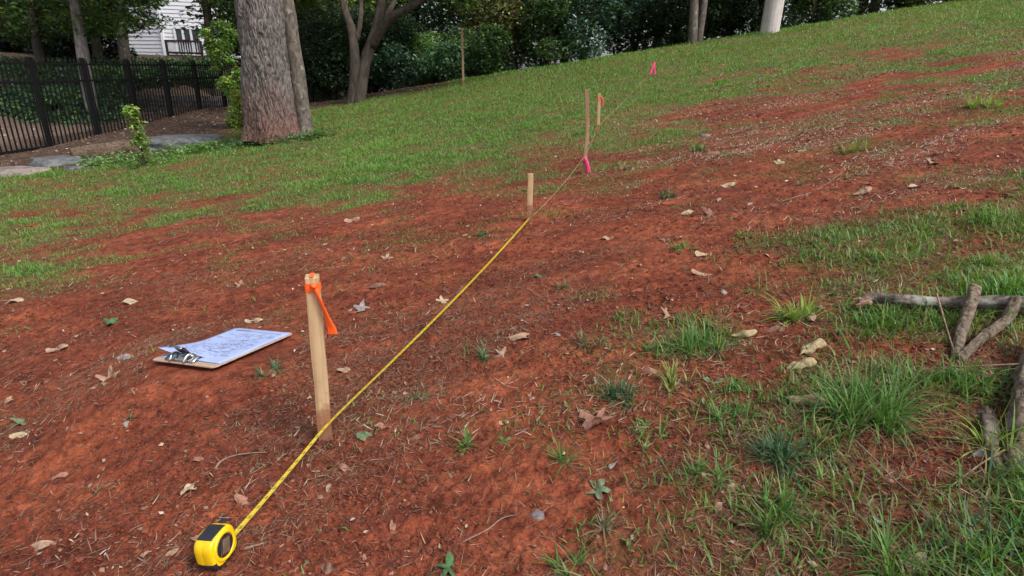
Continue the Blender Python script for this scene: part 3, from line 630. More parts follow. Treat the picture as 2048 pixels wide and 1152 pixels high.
while v_ > .12:
    u_ = rr_.uniform(.06, .16)
    while u_ < .86:
        du_ = rr_.uniform(.04, .16)
        if rr_.random() < .8: word(u_, v_+rr_.uniform(-.006, .006), du_, .009)
        u_ += du_+rr_.uniform(.02, .06)
    v_ -= rr_.uniform(.028, .04)
for k in range(7):                                    # pencilled curves
    cu, cv, ru = rr_.uniform(.3, .7), rr_.uniform(.3, .6), rr_.uniform(.08, .2); a0 = rr_.uniform(0, 6)
    stroke([(cu+ru*math.cos(a0+t), cv+ru*.9*math.sin(a0+t)) for t in np.linspace(0, 3.2, 16)], .0006)
ink.build('handwriting', M_ink, so_)
clipx = -.018
cl_ = thing('clip', None, None, (clipx, -LB/2+.028, .006)); cl_.parent = cb
mb = MB(); V = []
prf = [(-.022, .001), (-.020, .006), (-.012, .010), (-.003, .015), (.006, .017), (.014, .012), (.022, .004), (.030, .0035)]
for x_ in np.linspace(-.062, .062, 9):
    for y_, z_ in prf: V.append((x_*(1-.12*max(0, y_)/.03), y_, z_*(1-.25*(abs(x_)/.062)**3)))
n = len(prf); F = [(i*n+j, (i+1)*n+j, (i+1)*n+j+1, i*n+j+1) for i in range(8) for j in range(n-1)]
mb.add(V, F); p_ = mb.build('clip_plate', M_steel, cb, smooth=True, loc=cl_.location); s = p_.modifiers.new('s', 'SOLIDIFY'); s.thickness = .0012
bpy.data.objects.remove(cl_)
LC = (clipx, -LB/2+.028, .006)
mb = MB(); V = []; prf2 = [(.012, .014), (.004, .022), (-.004, .032), (-.010, .044), (-.020, .050), (-.028, .048)]
for x_ in np.linspace(-.026, .026, 7):
    for y_, z_ in prf2: V.append((x_*(1-.0*y_), y_, z_*(1-.05*(abs(x_)/.026)**2)))
n = 6; F = [(i*n+j, (i+1)*n+j, (i+1)*n+j+1, i*n+j+1) for i in range(6) for j in range(5)]
mb.add(V, F); o = mb.build('clip_lever', M_steel, cb, smooth=True, loc=LC); s = o.modifiers.new('s', 'SOLIDIFY'); s.thickness = .0012
for s_ in (-1, 1):
    mb = MB(); mb.tube([(s_*.034, .016, .006), (s_*.034, .004, .018), (s_*.032, -.010, .022), (s_*.030, -.024, .012), (s_*.030, -.030, .002)], .0035, 8, sub=3); mb.build('clip_arm', M_steel, cb, smooth=True, loc=LC)
mb = MB(); mb.tube([(-.038, .002, .012), (.038, .002, .012)], .006, 12); mb.build('clip_spring', M_steel, cb, smooth=True, loc=LC)

# ------------------------------------------------------------------ leaves that can be told apart
def leaf_mesh(kind, colr, seed):
    rg = np.random.default_rng(seed); na, nr = 60, 7; V = [(0, 0, 0)]; C = []
    for j in range(1, nr+1):
        for i in range(na):
            t = 2*np.pi*i/na; q = j/nr
            if kind == 'lobed': lob = .42+.58*abs(math.cos(2.5*t))**1.4; lob *= (1 if math.cos(t) > -.85 else .55); rad = lob*(1+.06*math.sin(17*t))
            elif kind == 'star': lob = .5+.5*abs(math.cos(1.5*t))**1.2; rad = lob
            elif kind == 'oval': rad = 1/math.sqrt((math.cos(t)/1)**2+(math.sin(t)/.52)**2)*(1+.03*math.sin(13*t)); rad *= 1+.12*abs(math.cos(t))**14
            else: rad = 1/math.sqrt((math.cos(t)/1)**2+(math.sin(t)/.36)**2)
            x_ = math.cos(t)*rad*q*.5; y_ = math.sin(t)*rad*q*.5
            V.append((x_, y_, 0))
    V = np.array(V); x_, y_ = V[:, 0].copy(), V[:, 1].copy(); a_ = rg.uniform(-.6, .6); u = x_*math.cos(a_)+y_*math.sin(a_); v = -x_*math.sin(a_)+y_*math.cos(a_)
    cu = rg.uniform(.5, 1.1)
    if kind == 'roll':                                # curled into a tube with a flared end
        k = 13.; f_ = 1.9*(1.12-2.6*(x_-.14)**2+.18*np.sin(11*x_+seed))+.5*fbm(x_*7+seed, y_*9, seed, 2); V[:, 0] = x_*1.0; V[:, 1] = -np.sin(y_*k)/k*f_; V[:, 2] = .13-np.cos(y_*k)/k*f_*-1-.05+.05*np.sin(x_*5)+.03*np.sin(y_*40+x_*9)
    else:
        V[:, 2] = cu*v*v*1.0+.10*np.sin(u*5+seed)+.06*np.sin(v*11+u*7+seed*2)-.12*np.abs(u)*rg.uniform(-.5, 1)+.03*fbm(x_*6+seed, y_*6, seed)
    F = [(0, 1+i, 1+(i+1) % na) for i in range(na)]; mb = MB(); mb.add(V, F)
    mb.f += [(1+(j-1)*na+i, 1+j*na+i, 1+j*na+(i+1) % na, 1+(j-1)*na+(i+1) % na) for j in range(1, nr) for i in range(na)]
    if kind != 'roll' :                               # petiole and midrib
        zc_ = V[0, 2]
        mb.tube([(-.78, .02, zc_-.04), (-.6, .0, zc_-.02), (-.35, 0, zc_+.03)], [.010, .009, .011], 5)
    m = mat_noise('leaf_'+kind+str(seed), tuple(c*.62 for c in colr), colr, 5, .75, .25, .35, .02); me = mb.mesh('leaf_'+kind, m, smooth=True)
    me.materials.append(m); return me
TAN = (.37, .24, .165); PALE = (.44, .34, .22); GREY = (.30, .26, .24); BRN = (.22, .115, .08); GRN = (.07, .15, .06); PGRN = (.15, .20, .11); PNK = (.34, .17, .12); STR = (.42, .33, .19)
_lm = {}
def LM(k, c, s):
    if (k, c, s) not in _lm: _lm[(k, c, s)] = leaf_mesh(k, c, s)
    return _lm[(k, c, s)]
def put_leaf(px, py, w_px, kind, colr, seed, label, rz, tilt=(.0, .0), name='fallen_leaf', cat='leaf', group=None, sz=None, lift_=.2):
    g = gp(px, py); t = tdepth(g); size = (sz or w_px*t/FPX)*.86
    o = link(name, LM(kind, colr, seed)); o.location = (g[0], g[1], g[2]+size*.06*lift_/.2); o.scale = (size, size, size*.85)
    gx = float(Z(g[0]+.04, g[1])-Z(g[0]-.04, g[1]))/.08; gy = float(Z(g[0], g[1]+.04)-Z(g[0], g[1]-.04))/.08
    nrm = Vector((-gx, -gy, 1)).normalized(); q = Vector((0, 0, 1)).rotation_difference(nrm)
    o.rotation_euler = (q.to_matrix() @ Matrix.Rotation(R_(rz), 3, 'Z') @ Matrix.Rotation(tilt[0], 3, 'X') @ Matrix.Rotation(tilt[1], 3, 'Y')).to_euler()
    return tag(o, label, cat, group)
LEAVES = [
 (1195, 850, 105, 'lobed', PNK, 1, 'large curled brown lobed leaf, biggest one, on bare clay right of centre', 200, (.35, .25)),
 (898, 1142, 72, 'lobed', GRN, 2, 'green lobed leaf at the bottom edge of the photo', 20, (.1, .1)),
 (382, 978, 46, 'oval', PALE, 3, 'pale yellowish oval leaf lying above the tape measure', 70, (.2, .1)),
 (492, 1008, 62, 'narrow', PNK, 4, 'pinkish narrow leaf lying under the yellow blade', -25, (.3, .1)),
 (408, 1074, 46, 'oval', PNK, 5, 'orange pink leaf poking out behind the tape measure', 30, (.3, .2)),
 (341, 1111, 40, 'oval', TAN, 6, 'tan oval leaf just left of the tape measure', 50, (.3, .0)),
 (82, 1095, 62, 'narrow', TAN, 7, 'long tan leaf near the lower left corner', 12, (.3, .1)),
 (118, 956, 40, 'narrow', PNK, 8, 'small brown narrow leaf on clay near the left edge, below the green star leaf', 30, (.2, .1)),
 (44, 848, 52, 'lobed', PGRN, 9, 'grey green star shaped leaf at the left edge', 40, (.1, .2)),
 (52, 869, 58, 'narrow', PALE, 10, 'pale olive narrow leaf right under the star shaped one', 25, (.2, .0)),
 (213, 762, 66, 'lobed', TAN, 11, 'jagged tan leaf on clay below and left of the clipboard', 15, (.3, .1)),
 (115, 700, 44, 'oval', TAN, 12, 'tan leaf at the left, level with the clipboard clip', 10, (.3, .1)),
 (250, 718, 40, 'oval', GREY, 13, 'small grey leaf just left of the clipboard', -10, (.3, .2)),
 (20, 803, 38, 'oval', TAN, 14, 'dull leaf cut by the left edge of the photo', 20, (.2, .1)),
 (222, 650, 44, 'lobed', GRN, 15, 'flat green leaf on clay up and left of the clipboard', 15, (.1, .0)),
 (266, 606, 44, 'narrow', PALE, 16, 'pale narrow leaf at the lawn edge above the green leaf', 8, (.2, .1)),
 (480, 572, 28, 'lobed', TAN, 17, 'small tan leaf standing up between clipboard and lawn', 20, (.6, .1)),
 (508, 644, 36, 'oval', PALE, 18, 'pale leaf just beyond the far corner of the clipboard', 8, (.2, .1)),
 (722, 620, 42, 'lobed', GREY, 19, 'crumpled grey leaf right of the orange ribbon', 15, (.4, .3)),
 (756, 574, 36, 'oval', BRN, 20, 'brown leaf up and right of the nearest stake top', 12, (.3, .2)),
 (731, 876, 42, 'oval', PGRN, 21, 'curled olive leaf right of the nearest stake foot', -20, (.5, .3)),
 (763, 853, 30, 'oval', PNK, 22, 'small round reddish leaf above the curled olive one', 10, (.2, .1)),
 (735, 1126, 40, 'lobed', PNK, 23, 'brown leaf at the bottom, right of the tape measure', 60, (.2, .1)),
 (1065, 802, 26, 'oval', PNK, 24, 'small reddish brown leaf alone on clay in the middle', 80, (.2, .1)),
 (1195, 980, 60, 'lobed', PGRN, 25, 'pale green pointed leaf below the large brown one', -20, (.2, .2)),
 (1002, 712, 40, 'lobed', TAN, 26, 'tan leaf beside a tuft in the middle of the clay', -10, (.3, .2)),
 (1337, 602, 34, 'lobed', PALE, 27, 'whitish upright leaf above the middle grass patch', 80, (.5, .3)),
 (1335, 632, 46, 'lobed', TAN, 28, 'crumpled tan leaf directly below the whitish upright one', 10, (.4, .2)),
 (1426, 656, 48, 'oval', BRN, 29, 'folded brown leaf at the right of the middle grass patch', 40, (.6, .3)),
 (1426, 763, 40, 'oval', PGRN, 30, 'flat mint green leaf on clay between two tufts', -8, (.1, .1)),
 (1409, 806, 30, 'oval', PGRN, 31, 'small mint green leaf below the flat one, in the grass', 80, (.3, .1)),
 (1297, 746, 56, 'narrow', PNK, 32, 'pink narrow leaf right of the bright green tuft', -25, (.3, .2)),
 (1487, 674, 58, 'roll', STR, 33, 'arched straw coloured leaf left of the big green clump', -5, (.2, .0)),
 (1622, 642, 50, 'roll', TAN, 34, 'brown curled leaf leaning in the grass under the log end', 60, (.3, .2)),
 (1620, 703, 78, 'roll', STR, 35, 'long straw coloured curled leaf half hidden by grass', 28, (.2, .0)),
 (1600, 736, 72, 'roll', STR, 36, 'rolled cream leaf against the left of the big green clump', 10, (.2, .1)),
 (1612, 808, 88, 'roll', STR, 37, 'large rolled cream leaf, lowest of the three by the big clump', -22, (.3, .1)),
 (1553, 662, 46, 'oval', BRN, 38, 'dark brown leaf on clay left of the log end', 10, (.3, .1)),
 (1376, 428, 32, 'oval', PALE, 39, 'pale leaf like a pebble on the upper clay', 5, (.4, .1)),
 (1420, 432, 46, 'lobed', BRN, 40, 'pointed brown leaf right beside the pale pebble like one', 5, (.5, .2)),
 (1406, 511, 36, 'oval', PALE, 41, 'cream leaf on clay right of centre, midway up', 2, (.3, .1)),
 (1404, 548, 50, 'narrow', TAN, 42, 'pinkish twisted leaf below the cream leaf midway up', -15, (.4, .1)),
 (1454, 373, 34, 'oval', PALE, 43, 'pale folded leaf high on the clay slope', 5, (.4, .1)),
 (1420, 315, 58, 'narrow', BRN, 44, 'long brown curled leaf high on the slope', 30, (.4, .0)),
 (1724, 389, 50, 'roll', TAN, 45, 'long tan curled leaf on the upper right clay', 14, (.2, .0)),
 (1829, 374, 26, 'oval', PALE, 46, 'small pale leaf right of the long tan curled leaf', 5, (.4, .1)),
 (1862, 327, 34, 'lobed', TAN, 47, 'grey tan leaf on clay at the upper right', 5, (.4, .1)),
 (1081, 553, 28, 'oval', GRN, 48, 'small green leaf above the middle of the clay', 10, (.2, .1)),
 (705, 442, 34, 'oval', TAN, 49, 'tan leaf at the lawn edge left of the second stake', 10, (.3, .1)),
 (773, 520, 32, 'lobed', TAN, 50, 'tan leaf on clay left of the yellow blade, halfway', 10, (.4, .2)),
 (885, 606, 34, 'lobed', PALE, 51, 'cream crumpled leaf touching the left of the yellow blade', 40, (.4, .2)),
 (1045, 678, 62, 'narrow', TAN, 52, 'long dry strip of a leaf in the middle of the clay', 6, (.2, .1)),
 (690, 743, 36, 'narrow', TAN, 53, 'tan leaf just right of the nearest stake, halfway down it', 8, (.3, .1)),
 (1215, 478, 26, 'oval', TAN, 54, 'small tan leaf right of the second stake, on clay', 8, (.3, .1)),
 (1600, 303, 34, 'narrow', PALE, 55, 'pale thin leaf high on the right slope', 8, (.3, .1)),
 (1558, 328, 26, 'lobed', PALE, 56, 'pale crumpled leaf high on the slope above the clay', 8, (.4, .1)),
 (1920, 1130, 60, 'oval', PNK, 57, 'pale pink leaf in the grass at the bottom right corner', 30, (.3, .1)),
 (30, 604, 40, 'narrow', PALE, 58, 'pale leaf at the left edge on the thin lawn', 8, (.2, .1)),
]
for L_ in LEAVES:
    put_leaf(*L_[:7], *L_[7:])
TUFTS = [
 (548, 748, 95, 45, 60, 'd', 'grey green tuft just below the clipboard, left of the nearest stake'),
 (935, 890, 120, 62, 34, 'g', 'sparse spreading tuft right of the nearest stake foot, lower middle'),
 (1012, 885, 55, 28, 24, 'g', 'tiny tuft between two spreading tufts, lower middle'),
 (1128, 915, 160, 75, 34, 'g', 'star shaped tuft with long low blades under the large brown leaf'),
 (1238, 792, 120, 72, 150, 'd', 'dense dark green tuft standing alone right of centre'),
 (970, 712, 75, 50, 40, 'd', 'small tuft beside a tan leaf in the middle of the clay'),
 (1184, 690, 90, 50, 60, 'o', 'olive faded tuft in the middle, left of the big patch'),
 (1350, 772, 120, 60, 110, 'y', 'yellow tinged tuft right of the dense dark one'),
 (1480, 785, 100, 45, 90, 'g', 'low tuft between the mint green leaf and the rolled leaves'),
 (1392, 965, 170, 80, 90, 'g', 'tuft with blades bending left and right below the middle grass patch'),
 (1545, 1045, 190, 110, 150, 'g', 'wide loose tuft near the bottom, right of the straw stick'),
 (1150, 1148, 200, 100, 60, 'g', 'tall bladed tuft cut by the bottom edge right of centre'),
 (1200, 1065, 110, 75, 40, 'o', 'thin stalked tuft above the one at the bottom edge'),
 (262, 840, 40, 34, 14, 'd', 'tiny three bladed tuft alone on clay below the clipboard'),
 (192, 988, 70, 34, 14, 'o', 'sparse olive tuft at lower left'),
 (138, 1036, 90, 36, 9, 'g', 'two long blades growing alone at lower left'),
 (1125, 575, 70, 36, 45, 'o', 'faded tuft behind a small green leaf, upper middle'),
 (962, 472, 40, 18, 90, 'd', 'small dense green tuft left of the second stake foot'),
 (1366, 497, 80, 24, 80, 'g', 'low wide tuft on the clay right of centre, upper half'),
 (1500, 476, 90, 30, 70, 'y', 'yellowish tuft just below the flattened grass mat'),
 (1335, 392, 60, 24, 90, 'd', 'dark little tuft right of the string on the upper clay'),
 (830, 800, 90, 36, 60, 'o', 'faint olive tuft right of the nearest stake'),
 (1600, 372, 60, 22, 50, 'o', 'small olive tuft on the upper right clay'),
 (1700, 305, 110, 30, 130, 'y', 'wide yellow green tuft high on the right clay'),
 (1968, 214, 90, 46, 160, 'b', 'bright lime green tuft at the upper right edge'),
 (1395, 300, 60, 26, 120, 'g', 'green tuft below the pale grey stone'),
 (1725, 835, 240, 150, 470, 'g', 'biggest dense clump of long green grass beside the rolled leaves'),
 (1565, 915, 150, 80, 330, 'd', 'dark bluish green clump left below the biggest clump'),
 (1400, 700, 150, 70, 260, 'g', 'thick tuft in the middle grass patch below the crumpled leaves'),
 (1590, 640, 110, 90, 200, 'b', 'light yellow green tuft at the left end of the right grass patch'),
 (1325, 700, 110, 45, 110, 'g', 'short tuft at the left end of the middle grass patch'),
 (1230, 880, 1, 1, 2, 'g', None),
 (1305, 880, 120, 60, 60, 'g', 'loose tuft just right of the large brown leaf'),
 (1460, 840, 150, 45, 150, 'g', 'low spreading green tuft in front of the small mint leaf'),
 (1920, 1075, 240, 150, 90, 'd', 'broad bladed bluish tuft in the lower right corner'),
 (1790, 1140, 170, 150, 80, 'g', 'tall narrow tuft at the bottom edge near the right corner'),
 (2010, 900, 150, 150, 110, 'b', 'upright bright blades beside the broken log'),
 (1940, 770, 180, 90, 220, 'g', 'green clump between the crossed branches and the twig'),
]
SMALL = []
kinds = [('oval', TAN, 6), ('lobed', TAN, 11), ('narrow', PNK, 8), ('oval', GREY, 13), ('lobed', BRN, 40), ('oval', BRN, 20), ('narrow', TAN, 53), ('oval', PALE, 18)]
rl = random.Random(11); cnt = 0
LMK = [(q[0], q[1], 'the '+q[6].split(',')[0]) for q in LEAVES]+[(q[0], q[1], 'the '+q[6].split(',')[0]) for q in TUFTS if q[6]]+[(1060, 400, 'the plain short stake'), (1170, 300, 'the tall bent stake'), (1196, 230, 'the stake with the coral ribbon'), (630, 700, 'the nearest stake'), (440, 1100, 'the tape measure'), (450, 700, 'the clipboard'), (870, 640, 'the middle of the yellow blade')]
SEEN = set()
while cnt < 110:
    px_, py_ = rl.uniform(10, 2040), rl.uniform(190, 1140)
    if rl.random() > (1.0 if py_ < 620 else .35): continue
    if any(abs(px_-q[0]) < 60 and abs(py_-q[1]) < 22 for q in LEAVES) or (290 < px_ < 680 and 520 < py_ < 900) or (px_ < 560 and py_ < 360) or (380 < px_ < 520 and py_ > 1000): continue
    k = rl.choice(kinds); s = rl.uniform(.018, .05); lb = None
    for (lx, ly, nm) in sorted(LMK, key=lambda q: (q[0]-px_)**2+(2*(q[1]-py_))**2)[:4]:
        dx_, dy_ = px_-lx, 2*(py_-ly); w_ = ('right of' if dx_ > 0 else 'left of') if abs(dx_) > abs(dy_) else ('below' if dy_ > 0 else 'above')
        q_ = 'small %s leaf %s %s' % ({TAN: 'tan', PNK: 'reddish', GREY: 'grey', BRN: 'brown', PALE: 'pale'}[k[1]], w_, nm)
        if len(q_.split()) <= 16 and (w_, nm) not in SEEN: lb = q_; SEEN.add((w_, nm)); break
    if lb is None: continue
    put_leaf(px_, py_, 0, k[0], k[1], k[2], lb, rl.uniform(0, 360), (rl.uniform(.1, .6), rl.uniform(-.2, .3)), group='small dry leaves scattered on the slope', sz=s*(1+.03*max(0, (700-py_)/60))); cnt += 1
M_rock_placeholder = None
# stones
M_stone = mat_noise('grey_stone', (.10, .08, .078), (.22, .19, .185), 30, .8, .3, .5, .004)
M_rock = mat_noise('boulder_rock', (.05, .052, .055), (.155, .158, .165), 9, .95, .3, .6, .03)
def rock(name, label, cat, c, size, m, seed, sub=3, rz=0, sink=.3):
    bm = bmesh.new(); bmesh.ops.create_icosphere(bm, subdivisions=sub, radius=.5); V = np.array([v.co[:] for v in bm.verts])
    k = 1+.22*fbm(V[:, 0]*2.2+seed, V[:, 1]*2.2+V[:, 2]*1.7, seed, 4)+.10*np.abs(fbm(V[:, 0]*6, V[:, 1]*6+V[:, 2]*5, seed+3, 3)); V = V*k[:, None]*np.array(size); V[:, 2] = np.minimum(V[:, 2], size[2]*.34+.03*V[:, 0])
    for v, q in zip(bm.verts, V): v.co = q
    me = bpy.data.meshes.new(name); bm.to_mesh(me); bm.free(); me.materials.append(m)
    for p in me.polygons: p.use_smooth = True
    o = link(name, me); o.location = (c[0], c[1], c[2]-sink*size[2]*.3); o.rotation_euler = (0, 0, rz); return tag(o, label, cat)
g = gp(1075, 1034); rock('pebble', 'small round grey pebble at the end of a twig, lower middle', 'stone', g, (.026, .024, .030), M_stone, 3)
g = gp(1410, 273); rock('pebble', 'pale grey stone in the grass high on the slope', 'stone', g, (.09, .07, .08), M_stone, 5)
for k_, (px_, py_, s_, lb_) in enumerate(((55, 345, .34, 'rubble stone in front of the far left boulder'), (150, 338, .26, 'small grey rubble stone at the lawn edge right of the far left boulder'), (5, 352, .30, 'rubble stone cut by the left edge of the photo'), (185, 322, .3, 'stone between the far left boulder and the rotting log'), (420, 276, .30, 'stone at the right end of the broad pale boulder'), (300, 300, .26, 'stone at the left end of the broad pale boulder'))):
    g = gp(px_, py_); rock('rubble_stone', lb_, 'stone', g, (s_, s_*.8, s_*.5), M_rock, 40+k_, 3, k_*1.1)

# ------------------------------------------------------------------ tufts standing alone on the clay
def tuft(px, py, w_px, h_px, n, tone, label, flat=.5):
    g = gp(px, py); t = tdepth(g); w_, h_ = w_px*t/FPX, h_px*t/FPX
    cols = {'g': ((.05, .13, .03), (.12, .23, .05)), 'd': ((.035, .085, .04), (.07, .14, .06)), 'y': ((.12, .15, .03), (.22, .25, .06)), 'o': ((.10, .11, .05), (.18, .16, .09)), 'b': ((.13, .22, .03), (.22, .34, .06))}[tone]
    s_ = rng.random((n, 1)); C0 = lerp(np.array(cols[0])*1.15, np.array(cols[1])*1.25, s_); dm = rng.random(n) < .22; C0[dm] = np.array([(.26, .21, .11)])*rng.uniform(.5, 1.2, (dm.sum(), 1))
    ns = max(1, int(n/14)); sa = rng.uniform(0, 6.283, ns); sr = rng.random(ns)**.6*w_*(.10 if n < 60 else .27); k_ = rng.integers(0, ns, n); bias = rng.normal(0, .5, ns)
    a = rng.uniform(0, 6.283, n); r0 = rng.random(n)*w_*.045; P = np.stack([np.sin(a)*r0+np.sin(sa[k_])*sr[k_], np.cos(a)*r0+np.cos(sa[k_])*sr[k_], 0*a-.004], -1)
    P[:, 2] += Z(g[0]+P[:, 0], g[1]+P[:, 1])-g[2]; a = np.where(rng.random(n) < .45, sa[k_]+rng.normal(0, .8, n), a)
    ln_ = np.maximum(h_, w_*.42)*rng.uniform(.3, 1.05, n)*rng.uniform(.7, 1.15, ns)[k_]; lean = np.abs(rng.normal(flat+.1, .42, n)); curl = rng.uniform(-.1, 2.0, n)
    up_ = rng.random(n) < .25; lean[up_] *= .4; ln_ = np.where(up_, h_*rng.uniform(.5, 1.05, n), ln_*.9); lean[dm] += .6
    V, T_, C = blades(P, ln_, rng.uniform(.0018, .0046, n)*(.75+.3*t), a+rng.normal(0, .5, n), lean, curl, C0, 6)
    # stay on the ground
    gz = Z(g[0]+V[:, 0], g[1]+V[:, 1])-g[2]+.002; tip = V[:, 2] < gz; V[tip, 2] = gz[tip]
    o = link('grass_tuft', npmesh('grass_tuft', V, T_, M_grass, C)); o.location = g; tag(o, label, 'grass tuft', 'grass tufts standing alone on the clay')
for T_ in TUFTS:
    if T_[6]: tuft(*T_)
# ------------------------------------------------------------------ fallen branches at the right
M_br = mat_bark('branch_bark', (.05, .037, .032), (.23, .18, .16), scale=75, zs=1, strength=.7, dist=.006, spots=(.34, .35, .30))
M_br2 = mat_bark('branch_bark_lichen', (.045, .034, .026), (.25, .19, .14), scale=75, zs=1, strength=.8, dist=.008, spots=(.33, .28, .25))
def branch(name, label, pxs, rad_px, m, cat='branch', lift_=0.0, seg=30, sub=9, amp=.16, heights=None, group=None):
    P = []; Rr = []
    for i, (px_, py_) in enumerate(pxs):
        g = gp(min(px_, 2300), py_); t = tdepth(g); r = rad_px[i]*t/FPX; P.append(g+np.array([0, 0, r*.7+lift_+(heights[i] if heights else 0)])); Rr.append(r)
    sd = len(label); kq = 0.5 if max(rad_px) > 5 else 0
    P = [p+np.array([0, 0, kq*Rr[i]*(.7*math.sin(i*2.3+sd))])+np.array([kq*Rr[i]*.9*math.sin(i*1.9+sd*2), kq*Rr[i]*.9*math.cos(i*2.7+sd), 0]) for i, p in enumerate(P)]; b = P[0].copy()
    fn = lambda a, s, r: r*(1+amp*fbm(np.cos(a)*1.5+s*14+sd, np.sin(a)*1.5+s*9, sd, 3)+amp*.5*fbm(np.cos(a)*5+s*50, np.sin(a)*5+s*10, sd+1, 2))
    mb = MB(); mb.tube([p-b for p in P], Rr, seg, fn=fn, sub=sub*2); o = mb.build(name, m, smooth=True); o.location = b; return tag(o, label, cat, group), P, Rr
lg, LP, LR = branch('fallen_branch', 'thick grey branch lying level in the grass at the right edge', [(1712, 622), (1740, 618), (1800, 622), (1880, 624), (1960, 628), (2060, 632), (2250, 645)], [6, 12, 10, 10.5, 12.5, 13, 14], M_br, lift_=.022)
o = link('broken_end', None) if False else None
mb = MB(); q0 = LP[0]-LP[0]
for k in range(7):
    a_ = k*.9; mb.tube([(.012*math.cos(a_)*1.0+.02, .010*math.sin(a_), .010*math.sin(a_*1.7)), (-.012+.006*math.cos(k*2), .012*math.sin(a_+.4), .012*math.cos(a_))], [.007, .0015], 5)
mb.build('splintered_end', mat_noise('splinter', (.20, .10, .06), (.36, .22, .15), 60, .9), lg)
branch('branch_stub', 'short straight stub leaning on the thick branch, left of two', [(1906, 716), (1918, 680), (1932, 640), (1938, 618)], [8.5, 10, 11, 10], M_br2, heights=[0, .015, .035, .055])
branch('branch_stub', 'mossy stub with pale lichen pointing to the lower left, right of two', [(1922, 722), (1960, 692), (2000, 660), (2022, 636)], [7.5, 9, 9.5, 9.5], M_br2, heights=[0, .01, .025, .045])
branch('broken_log', 'flaky barked broken log end pointing down in the lower right', [(2022, 945), (2024, 905), (2036, 850), (2056, 780), (2080, 700)], [10, 17, 20, 21, 22], M_br2, cat='log', amp=.34, heights=[0, .0, .01, .02, .03])
branch('fallen_branch', 'short knobbly branch beside the broken log', [(1992, 950), (1985, 900), (1976, 860), (1968, 830)], [11, 13, 13, 12], M_br2, amp=.2)
M_twig = mat_noise('twig_bark', (.15, .085, .06), (.30, .20, .15), 80, .85)
TW_ = [([(2060, 752), (1960, 756), (1860, 757), (1800, 758)], 2.2, 'long straight twig reaching in from the right edge', [.03, .03, .025, .01]),
 ([(1858, 636), (1875, 670), (1900, 710), (1922, 740)], 2.4, 'thin twig slanting down from the thick branch', [.07, .05, .02, .0]),
 ([(1372, 1044), (1400, 1034), (1436, 1018)], 2.6, 'short pale straw stick on clay at the lower right', None),
 ([(660, 1100), (700, 1080), (745, 1060)], 0.0, None, None),
 ([(486, 1100), (520, 1090), (558, 1080)], 3.2, 'pale pointed sliver of wood right of the tape measure', None),
 ([(430, 940), (445, 925), (480, 914), (530, 908)], 2.6, 'curved reddish root on the clay left of the blade', [0, .004, .006, .004]),
 ([(275, 1116), (300, 1130), (345, 1150)], 2.0, 'thin pale twig at the bottom left of the tape measure', None),
 ([(925, 1085), (975, 1060), (1010, 1035), (1068, 1028)], 2.4, 'bent twig lying beside the round pebble', None),
 ([(725, 1030), (738, 1013), (748, 1002)], 1.8, 'tiny straw stick on clay, lower middle', None),
 ([(1440, 560), (1500, 545), (1560, 525), (1660, 470)], 0, None, None),
 ([(1560, 405), (1600, 392), (1640, 378), (1690, 340)], 1.3, 'long thin straw stalk on the upper right clay', None),
 ([(1700, 905), (1745, 950), (1790, 985), (1880, 1040)], 2.0, 'dead grass stalk crossing the lower right patch', [.03, .03, .02, .01]),
 ([(2000, 920), (1950, 950), (1880, 990)], 2.6, 'forked dry twig below the short knobbly branch', [.02, .02, .0]),
 ([(1320, 930), (1332, 960), (1345, 980)], 1.6, 'short dead stalk on clay at lower right', None),
 ([(1490, 430), (1540, 432), (1600, 425), (1660, 415)], 0, None, None)]
for pts_, rp, lb, hs_ in TW_:
    if lb: branch('twig', lb, pts_, list(np.linspace(rp*.85, rp*.45, len(pts_))), M_twig, cat='twig', seg=6, sub=3, heights=hs_)
# flattened mat of grass
# ================================================================== BACKGROUND
# ------------------------------------------------------------------ leaf clouds
def leafcloud(ells, n, size, pal, droop=.3, asp=.55, hole=.0, seed=0, shellw=.5, clump=1.3):
    """leaves through a set of ellipsoids (centre, radii), thinned by clumps; returns verts, tris, colours"""
    rg = np.random.default_rng(seed); E_ = np.array([list(c)+list(r) for c, r in ells], float); vol = (E_[:, 3]*E_[:, 4]+E_[:, 4]*E_[:, 5]+E_[:, 3]*E_[:, 5]); k = rg.choice(len(E_), int(n*1.7), p=vol/vol.sum())
    u = rg.normal(size=(len(k), 3)); u /= np.linalg.norm(u, axis=1)[:, None]; q = (shellw+(1-shellw)*rg.random(len(k))**.6)[:, None]; P = E_[k, :3]+u*q*E_[k, 3:]
    m = .5+.5*fbm(P[:, 0]*clump*2+seed, P[:, 2]*clump*2.2+P[:, 1]*clump*1.3, 7+seed, 3); keep = rg.random(len(P)) < ss(hole, hole+.35, m); P = P[keep][:n]; m = m[keep][:n]
    n = len(P); pal = np.array(pal, float); c = pal[rg.integers(0, len(pal), n)]*(.7+.6*rg.random((n, 1)))*(.8+.45*(rg.random(len(E_))[k][keep][:n])[:, None])
    a = rg.uniform(0, 6.283, n); el = rg.normal(-droop, .35, n); d = np.stack([np.cos(a)*np.cos(el), np.sin(a)*np.cos(el), np.sin(el)], -1); s = np.stack([-np.sin(a), np.cos(a), 0*a], -1)
    ro = rg.normal(0, .55, n)[:, None]; nn = np.cross(d, s); s = s*np.cos(ro)+nn*np.sin(ro); nn = np.cross(d, s); L_ = (size*rg.uniform(.6, 1.35, n))[:, None]; w_ = L_*asp
    v = np.stack([P, P+d*L_*.35+s*w_*.5+nn*L_*.08, P+d*L_, P+d*L_*.35-s*w_*.5+nn*L_*.08], 1)
    b = (np.arange(n)*4)[:, None]; F = np.concatenate([b+np.array([0, 1, 2]), b+np.array([0, 2, 3])]); return v.reshape(-1, 3), F, np.repeat(c, 4, 0)
